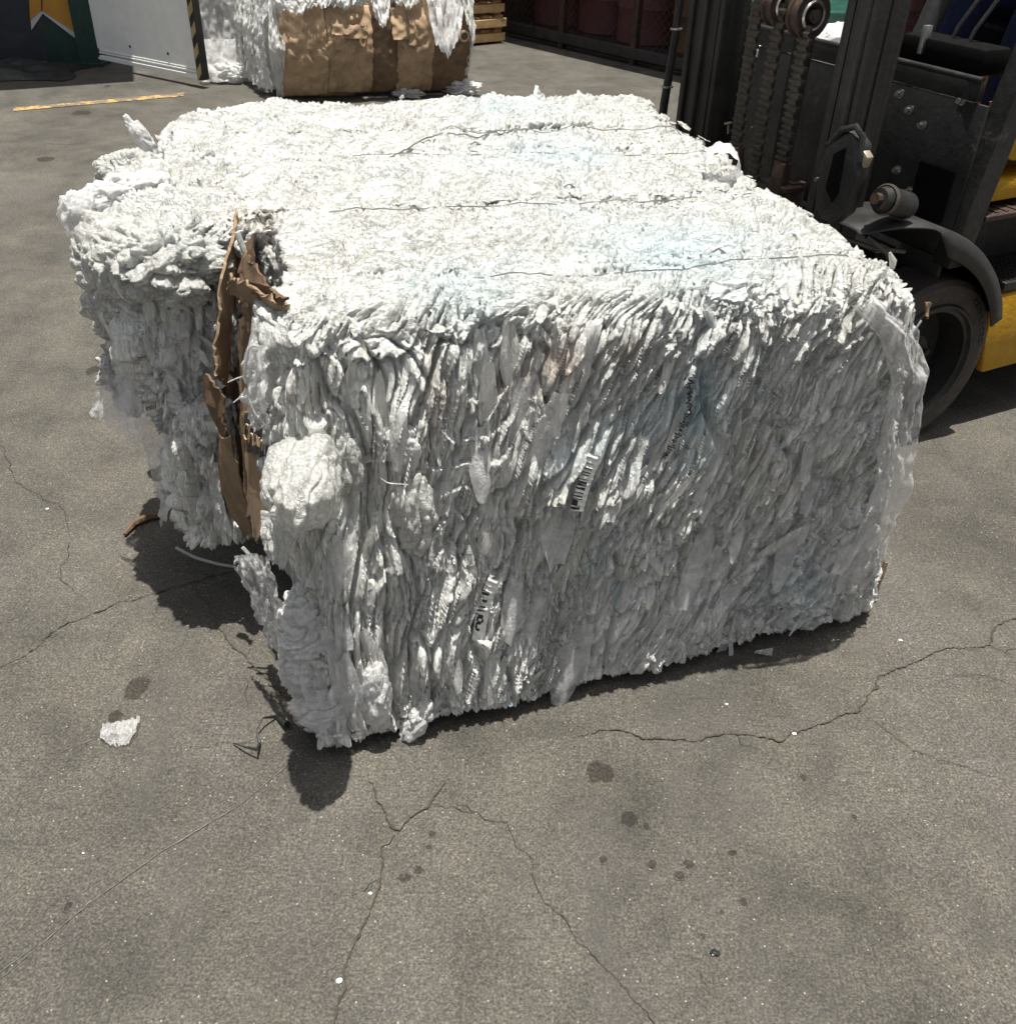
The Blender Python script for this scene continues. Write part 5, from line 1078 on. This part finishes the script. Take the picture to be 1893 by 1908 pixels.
b0 = rp(0.0, 0.5); drape([[rp(-0.03, 0.92, 0.0), rp(0.035, 0.92, 0.03)], [rp(-0.06, 0.5, 0.0), rp(0.02, 0.5, 0.035)], [rp(-0.03, 0.05, 0.0), rp(0.0, 0.04, 0.03)]], 'hanging_film', M_SCRAP, rb, RO, 60, 24, 0.02, (4, 5), 110, 0.05)
drape([[rp(0.99, 0.98, 0.03), rp(1.03, 0.98, -0.05)], [rp(0.985, 0.5, 0.03), rp(1.03, 0.5, -0.05)], [rp(0.98, 0.2, 0.02), rp(1.0, 0.15, -0.03)]], 'hanging_film', M_CLEAR, rb, RO, 50, 20, 0.02, (4, 3), 111, 0.05)
o = puff((-0.46, 7.84, 0.05), (0.12, 0.06, 0.055), 'crumpled_film', M_CLEAR2, None, np.array([-0.46, 7.84, 0.05]), 0.5, 120, 6, 40); o.location = (-0.46, 7.84, 0.05)
tag(o, 'crumpled ball of clear film on the ground at the right foot of the card-faced bale', 'film scrap')
o = puff((-0.86, 7.68, 0.03), (0.10, 0.04, 0.03), 'crumpled_film', M_SCRAP, None, np.array([-0.86, 7.68, 0.03]), 0.5, 121, 6, 40); o.location = (-0.86, 7.68, 0.03)
tag(o, 'flat white crumple of film on the ground at the middle of the card-faced bale', 'film scrap')

# tall film-wrapped bale between the gate and the card-faced bale
WB = [(-2.47, 8.02, 0.03), (-2.19, 8.12, 0.03), (-2.40, 8.9, 0.03), (-2.75, 8.8, 0.03), (-2.47, 8.02, 1.3), (-2.15, 8.12, 1.3), (-2.40, 8.9, 1.3), (-2.75, 8.8, 1.3)]
def wdisp(P, Nn):
    x, y, z = P[:, 0], P[:, 1], P[:, 2]
    return 0.03*noise(x*5, z*2, y*5)+0.02*(billow(noise(x*16, z*4, y*16))-0.2)+0.008*noise(x*50, z*18, y*50), sst(0.4, 0.8, Nn[:, 2]), -0.35*sst(0, 0.5, noise(x*4, z*3, y*4))
wbe = tag(empty('wrapped_bale', (-2.4, 8.4, 0)), 'narrow dusty film-wrapped bale standing right behind the hazard-taped gate edge', 'bale'); WO = np.array([-2.4, 8.4, 0])
v_, f_, a_, t_ = block(WB, (0, 1), (0, 1), (0, 1), (0.04, 0.04, 0.04, 0.04, 0.04, 0.05), dict(front=0.008, top=0.02, left=0.03, right=0.015, back=0.05), wdisp, 'front top left right back')
mk('pressed_film', v_-WO, f_, M_CLEAR2, wbe, attrs={'topness': a_, 'tint': t_})
MB().prism([(-2.44, 8.10), (-2.22, 8.18), (-2.42, 8.85), (-2.70, 8.78)], 0.05, 1.25, axis=2).build('core', M_WOODD, wbe).location = (2.4, -8.4, 0)
puff((-2.28, 8.00, 0.07), (0.13, 0.07, 0.07), 'film_bundle', M_CLEAR2, wbe, WO, 0.4, 130, 5, 40)
drape([[(-2.5, 7.99, 0.30), (-2.2, 8.06, 0.30)], [(-2.48, 7.93, 0.15), (-2.2, 8.0, 0.13)], [(-2.44, 7.86, 0.02), (-2.18, 7.95, 0.02)]], 'hanging_film', M_CLEAR, wbe, WO, 30, 24, 0.02, (2, 4), 131, 0.05)

# ------------------------------------------------------------------ pallets
def pallet(name_loc, rz, m_=M_WOOD):
    t = empty('pallet', name_loc, rz)
    for k in range(3):
        MB().box((-0.5, (-0.52, -0.05, 0.42)[k], 0.022), (0.5, (-0.42, 0.05, 0.52)[k], 0.092), 0.003).build('stringer', m_, t)
    for k in range(7):
        MB().box((-0.5+k*0.1517, -0.46, 0.092), (-0.41+k*0.1517, 0.46, 0.114), 0.002).build('top_board', m_, t)
    for k in (0, 3, 6):
        MB().box((-0.5+k*0.1517, -0.46, 0.0), (-0.41+k*0.1517, 0.46, 0.022), 0.002).build('bottom_board', m_, t)
    return t
def copy_tree(o, parent=None):
    c = o.copy(); COL.objects.link(c); c.parent = parent
    for ch in list(o.children): copy_tree(ch, c)
    return c
pl = []
p0 = pallet((-0.90, 10.31, 0.0), R(38))
nm = ['lowest pallet of the stack behind the card-faced bale, touching the ground', 'second pallet from the ground in the stack behind the card-faced bale', 'third pallet from the ground in the stack behind the card-faced bale', 'fourth pallet from the ground, near the top edge of the photo']
for i in range(8):
    o = p0 if i == 0 else copy_tree(p0)
    o.location = (-0.90+0.010*math.sin(i*2.3), 10.31+0.010*math.cos(i*3.1), 0.1245*i); o.rotation_euler = (0, 0, R(38+1.0*math.sin(i*1.9)))
    tag(o, nm[i] if i < 4 else ('fifth', 'sixth', 'seventh', 'topmost')[i-4]+' pallet of the wooden pallet stack beyond the card-faced bale', 'pallet', 'wooden pallets in one stack')

# ------------------------------------------------------------------ drum store behind a mesh fence, under a roof
FA, FB = np.array([-0.16, 10.60]), np.array([1.40, 8.82]); FD = (FB-FA)/np.linalg.norm(FB-FA); FN = np.array([-FD[1], FD[0]])
if FN[1] < 0: FN = -FN
FA2 = FA-FD*0.15; FL_ = 5.6
fe = tag(empty('mesh_fence', (*FA2, 0), math.atan2(FD[1], FD[0])), 'dark chain-link fence with a steel bottom rail in front of the maroon drums', 'fence')
MB().box((0, -0.03, 0.05), (FL_, 0.03, 0.14), 0.006).build('bottom_rail', M_DARK, fe)
MB().box((0, -0.03, 2.55), (FL_, 0.03, 2.62), 0.006).build('top_rail', M_DARK, fe)
for x in (0.0, 0.93, 1.86, 2.8, 3.7, 4.6, 5.55): MB().box((x-0.03, -0.028, 0.0), (x+0.03, 0.028, 2.6), 0.004).build('fence_post', M_RUST, fe)
mb = MB(); bmf = mb.bm; Hf = 2.45; st = 0.075
def wire_seg(p, q, r=0.0022):
    p, q = Vector(p), Vector(q); d = (q-p).normalized(); x = Vector((0, 1, 0)); y = d.cross(x)
    a = [bmf.verts.new(p+x*r), bmf.verts.new(p-x*r*.5+y*r), bmf.verts.new(p-x*r*.5-y*r)]; b = [bmf.verts.new(q+x*r), bmf.verts.new(q-x*r*.5+y*r), bmf.verts.new(q-x*r*.5-y*r)]
    for i in range(3): bmf.faces.new((a[i], a[(i+1) % 3], b[(i+1) % 3], b[i]))
k = -Hf
while k < FL_:
    x0, x1 = max(0, k), min(FL_, k+Hf)
    if x1 > x0: wire_seg((x0, 0, 0.12+x0-k), (x1, 0, 0.12+x1-k)); wire_seg((x0, 0.003, 0.12+Hf-(x0-k)), (x1, 0.003, 0.12+Hf-(x1-k)))
    k += st
mb.build('chain_link', M_RUST, fe)
def drum(m_):
    t = empty('drum')
    prof = [(0.001, 0.0), (0.28, 0.0), (0.29, 0.02), (0.285, 0.03), (0.285, 0.28), (0.297, 0.30), (0.285, 0.32), (0.285, 0.56), (0.297, 0.58), (0.285, 0.60), (0.285, 0.85), (0.29, 0.88), (0.28, 0.885), (0.275, 0.87), (0.001, 0.87)]
    MB().lathe(prof, (0, 0, 0), (0, 0, 1), 32).build('body', m_, t, True); MB().cyl((0.18, 0, 0.868), (0.18, 0, 0.884), 0.03).build('cap', M_DARK, t, True)
    return t
d1, d2 = drum(M_DRUM), drum(M_DRUM2); used = set()
posn = ['nearest the pallet stack', 'second along from the pallets', 'third along from the pallets', 'fourth along from the pallets', 'fifth along, beside the mast', 'sixth along, behind the mast', 'seventh along, behind the mast', 'eighth along, farthest right']
for i in range(8):
    for lv in range(2):
        src = d2 if (i*3+lv) % 4 == 1 else d1
        o = src if src.name not in used else copy_tree(src); used.add(src.name)
        p = FA+FD*(0.18+i*0.605)+FN*(0.55+0.05*math.sin(i*2.2)); o.location = (p[0], p[1], 0.10+0.90*lv); o.rotation_euler = (0, 0, i*1.3+lv)
        tag(o, ('lower' if lv == 0 else 'upper')+(' rusty brown' if src is d2 else ' maroon')+' steel drum behind the mesh fence, '+posn[i], 'drum', 'steel drums stacked behind the fence')
mb = MB(); mb.box((0, 0.14, 0.0), (FL_, 1.1, 0.10)); pf = mb.build('drum_plinth', M_DARK); pf.location = (*FA2, 0); pf.rotation_euler = (0, 0, math.atan2(FD[1], FD[0])); tag(pf, 'low dark platform the drums stand on behind the fence', 'platform')
sh = tag(empty('drum_shed', (*FA2, 0), math.atan2(FD[1], FD[0])), 'open dark shed that roofs the fenced drum store', 'shed')
MB().box((-0.2, -0.20, 2.70), (FL_+0.3, 2.4, 2.76)).build('roof', M_DARK, sh); MB().box((-0.2, 2.3, 0), (FL_+0.3, 2.36, 2.70)).build('back_wall', M_DARK, sh); MB().box((-0.14, 0.08, 0), (-0.09, 2.3, 2.70)).build('side_wall', M_WOODD, sh)

# ------------------------------------------------------------------ painted container wall, gate and canopy on the left
WA, WBp = np.array([-5.2, 8.30]), np.array([-3.50, 8.52]); WD = (WBp-WA)/np.linalg.norm(WBp-WA)
cw2 = tag(empty('painted_wall', (*WA, 0), math.atan2(WD[1], WD[0])), 'dark navy and green steel wall painted with an orange arrow edged in white', 'wall')
Lw = np.linalg.norm(WBp-WA); MB().box((0, 0, 0.02), (Lw, 0.08, 2.8)).build('panel', M_NAVYW, cw2)
def wl(px, py): # picture point on the wall -> (along, height)
    d = _ray(px, py); n = np.array([-WD[1], WD[0], 0]); C0 = np.array([0, 0, CH]); t = ((np.array([*WA, 0])-C0)@n)/(d@n); p = C0+d*t
    return ((p[:2]-WA)@WD, p[2])
MB().prism([wl(x, y) for x, y in ((52, -40), (59, 55), (80, 24), (157, 83), (150, -40))], -0.006, -0.002, axis=1).build('white_edging', M_WHITE, cw2)
MB().prism([wl(x, y) for x, y in ((53, -40), (57, 36), (78, 18), (156, 70), (150, -40))], -0.011, -0.0065, axis=1).build('orange_arrow', M_ORANGE, cw2)
MB().prism([wl(x, y) for x, y in ((77.5, -40), (77.5, 18), (79.5, 20), (79.5, -40))], -0.014, -0.0115, axis=1).build('seam_line', M_RUST, cw2)
MB().prism([wl(x, y) for x, y in ((88, 122), (157, 122), (157, 86), (84, 32))], -0.004, -0.001, axis=1).build('green_panel', M_GREEN, cw2)
gp = tag(empty('green_post', (-3.50, 8.50, 0)), 'dark green steel post between the painted wall and the white gate', 'post'); MB().box((-0.09, -0.07, 0), (0.075, 0.10, 2.8), 0.006).build('shaft', M_GREEN, gp); MB().box((-0.11, -0.09, 0), (0.095, 0.12, 0.03), 0.003).build('foot_plate', M_GREEN, gp)
GA, GB = np.array([-3.42, 8.42]), np.array([-2.43, 7.78]); GD = (GB-GA)/np.linalg.norm(GB-GA); GL = np.linalg.norm(GB-GA)
gt = tag(empty('sheet_gate', (*GA, 0), math.atan2(GD[1], GD[0])), 'open white sheet-metal gate with a hazard-striped edge, scuffed near its foot', 'gate')
MB().box((0, 0, 0.12), (GL, 0.035, 2.6), 0.003).build('sheet', M_GATE, gt)
for i, (z, h_) in enumerate(((0.075, 0.03), (0.112, 0.012), (0.130, 0.008))): MB().box((0, -0.012+0.004*i, z-h_/2), (GL, 0.03-0.001*i, z+h_/2), 0.003).build('bottom_rail', M_GATE, gt)
for x in (0.42, 0.86): MB().cyl((x, -0.006, 0.20), (x, 0.002, 0.20), 0.010, n=10).build('rivet', M_DARK, gt)
mb = MB(); mb.box((GL+0.001, -0.020, 0.06), (GL+0.055, 0.045, 2.6)); mb.build('edge_strip', M_TAPEB, gt)
mb = MB(); z = 0.05
while z < 2.5:
    mb.prism([(GL+0.002, z), (GL+0.054, z+0.06), (GL+0.054, z+0.13), (GL+0.002, z+0.07)], -0.024, -0.0205, axis=1); z += 0.14
mb.build('hazard_stripes', M_TAPEY, gt)
MB().cyl((0.01, -0.01, 0.08), (0.01, -0.01, 0.14), 0.012, n=10).build('hinge', M_DARK, gt)
# canopy over the wall: only its shade shows
cn = tag(empty('canopy', (-3.4, 8.4, 0)), 'flat roof canopy shading the painted wall and the hinge side of the gate', 'canopy')
zc = 2.95; off = np.array([SUN.x/SUN.z*zc, SUN.y/SUN.z*zc])
pts = [atz(-200, 178), atz(35, 166), atz(250, 151), atz(247, 100)]
P2 = [(p[0]+off[0]+3.4, p[1]+off[1]-8.4) for p in pts]; P2 = P2+[(P2[-1][0]+0.6, P2[-1][1]+2.5), (P2[0][0]-1.0, P2[0][1]+2.5)]
MB().prism(P2, zc, zc+0.08, axis=2).build('roof_sheet', M_DARK, cn)
for x, y in ((-0.18, 0.35), (-1.9, 0.15)): MB().box((x-0.04, y-0.04, 0), (x+0.04, y+0.04, zc)).build('column', M_DARK, cn)
# tarpaulin heap at the foot of the wall
G = []; nu, nv = 44, 26
for i in range(nu):
    for j in range(nv):
        u, v = i/(nu-1), j/(nv-1); x = -4.75+1.25*u; y = 8.28-0.58*(1-v)+0.10*u; e = math.sin(math.pi*min(1, max(0, u)))**0.5*math.sin(math.pi*v)**0.5
        G.append((x+0.05*math.sin(v*7), y+0.04*math.sin(u*9), 0.006+e*(0.035+0.05*abs(math.sin(u*11+v*5))+0.03*math.sin(v*16+u*3)**2)))
tag(mk('tarpaulin', np.array(G), gridfaces(nu, nv), M_TARP), 'heap of black tarpaulin folded on the ground under the painted wall', 'tarpaulin')
pebx = puff((-4.05, 7.86, 0.04), (0.12, 0.08, 0.04), 'crumpled_film', M_CLEAR2, None, np.array([-4.05, 7.86, 0.04]), 0.3, 140, 4, 30); pebx.location = (-4.05, 7.86, 0.04)
tag(pebx, 'grey wad of film at the left frame edge beside the tarpaulin', 'film scrap')

# ------------------------------------------------------------------ green bin with film behind the forklift mast
gbp = tag(empty('green_bin', (1.74, 6.75, 0), R(10)), 'green plastic bin heaped with clear film, seen between the mast rails', 'bin')
m = MB(); m.prism([(-0.34, 0.0), (0.34, 0.0), (0.40, 0.80), (-0.40, 0.80)], -0.45, 0.45, axis=1, bev=0.02); m.build('body', M_GBIN, gbp, True)
m = MB(); m.box((-0.43, -0.48, 0.78), (0.43, 0.48, 0.84), 0.01); m.build('rim', M_GBIN, gbp, True)
for i, (x, y, z, r) in enumerate(((-0.24, -0.1, 0.90, 0.16), (0.05, -0.2, 0.93, 0.18), (0.27, 0.05, 0.90, 0.15), (-0.05, 0.2, 0.97, 0.18))):
    o = puff((x, y, z), (r, r*0.9, r*0.6), 'film_bag', M_CLEAR2, None, np.zeros(3), 0.3, 150+i, 3.5, 40)
    o.location = (1.74, 6.35 if i < 3 else 6.7, -0.25); o.rotation_euler = (0, 0, R(10))
    tag(o, ('small bag of cloudy film at the left end of the green bin', 'large bag of cloudy film at the front of the green bin', 'bag of cloudy film at the right end of the green bin', 'tallest bag of cloudy film at the back of the green bin')[i], 'bag')
# yard wall that closes the view behind the forklift
yw = tag(empty('yard_wall', (4.2, 9.6, 0), R(-12)), 'dark corrugated yard wall behind the forklift', 'wall')
m = MB(); poly = []
n_ = 70
for i in range(n_+1):
    x = -2.6+6.0*i/n_; poly.append((x, 0.02 if (i//2) % 2 else -0.02))
poly += [(3.4, 0.10), (-2.6, 0.10)]
m.prism(poly, 0, 2.9, axis=2); m.build('sheeting', M_DARK, yw)
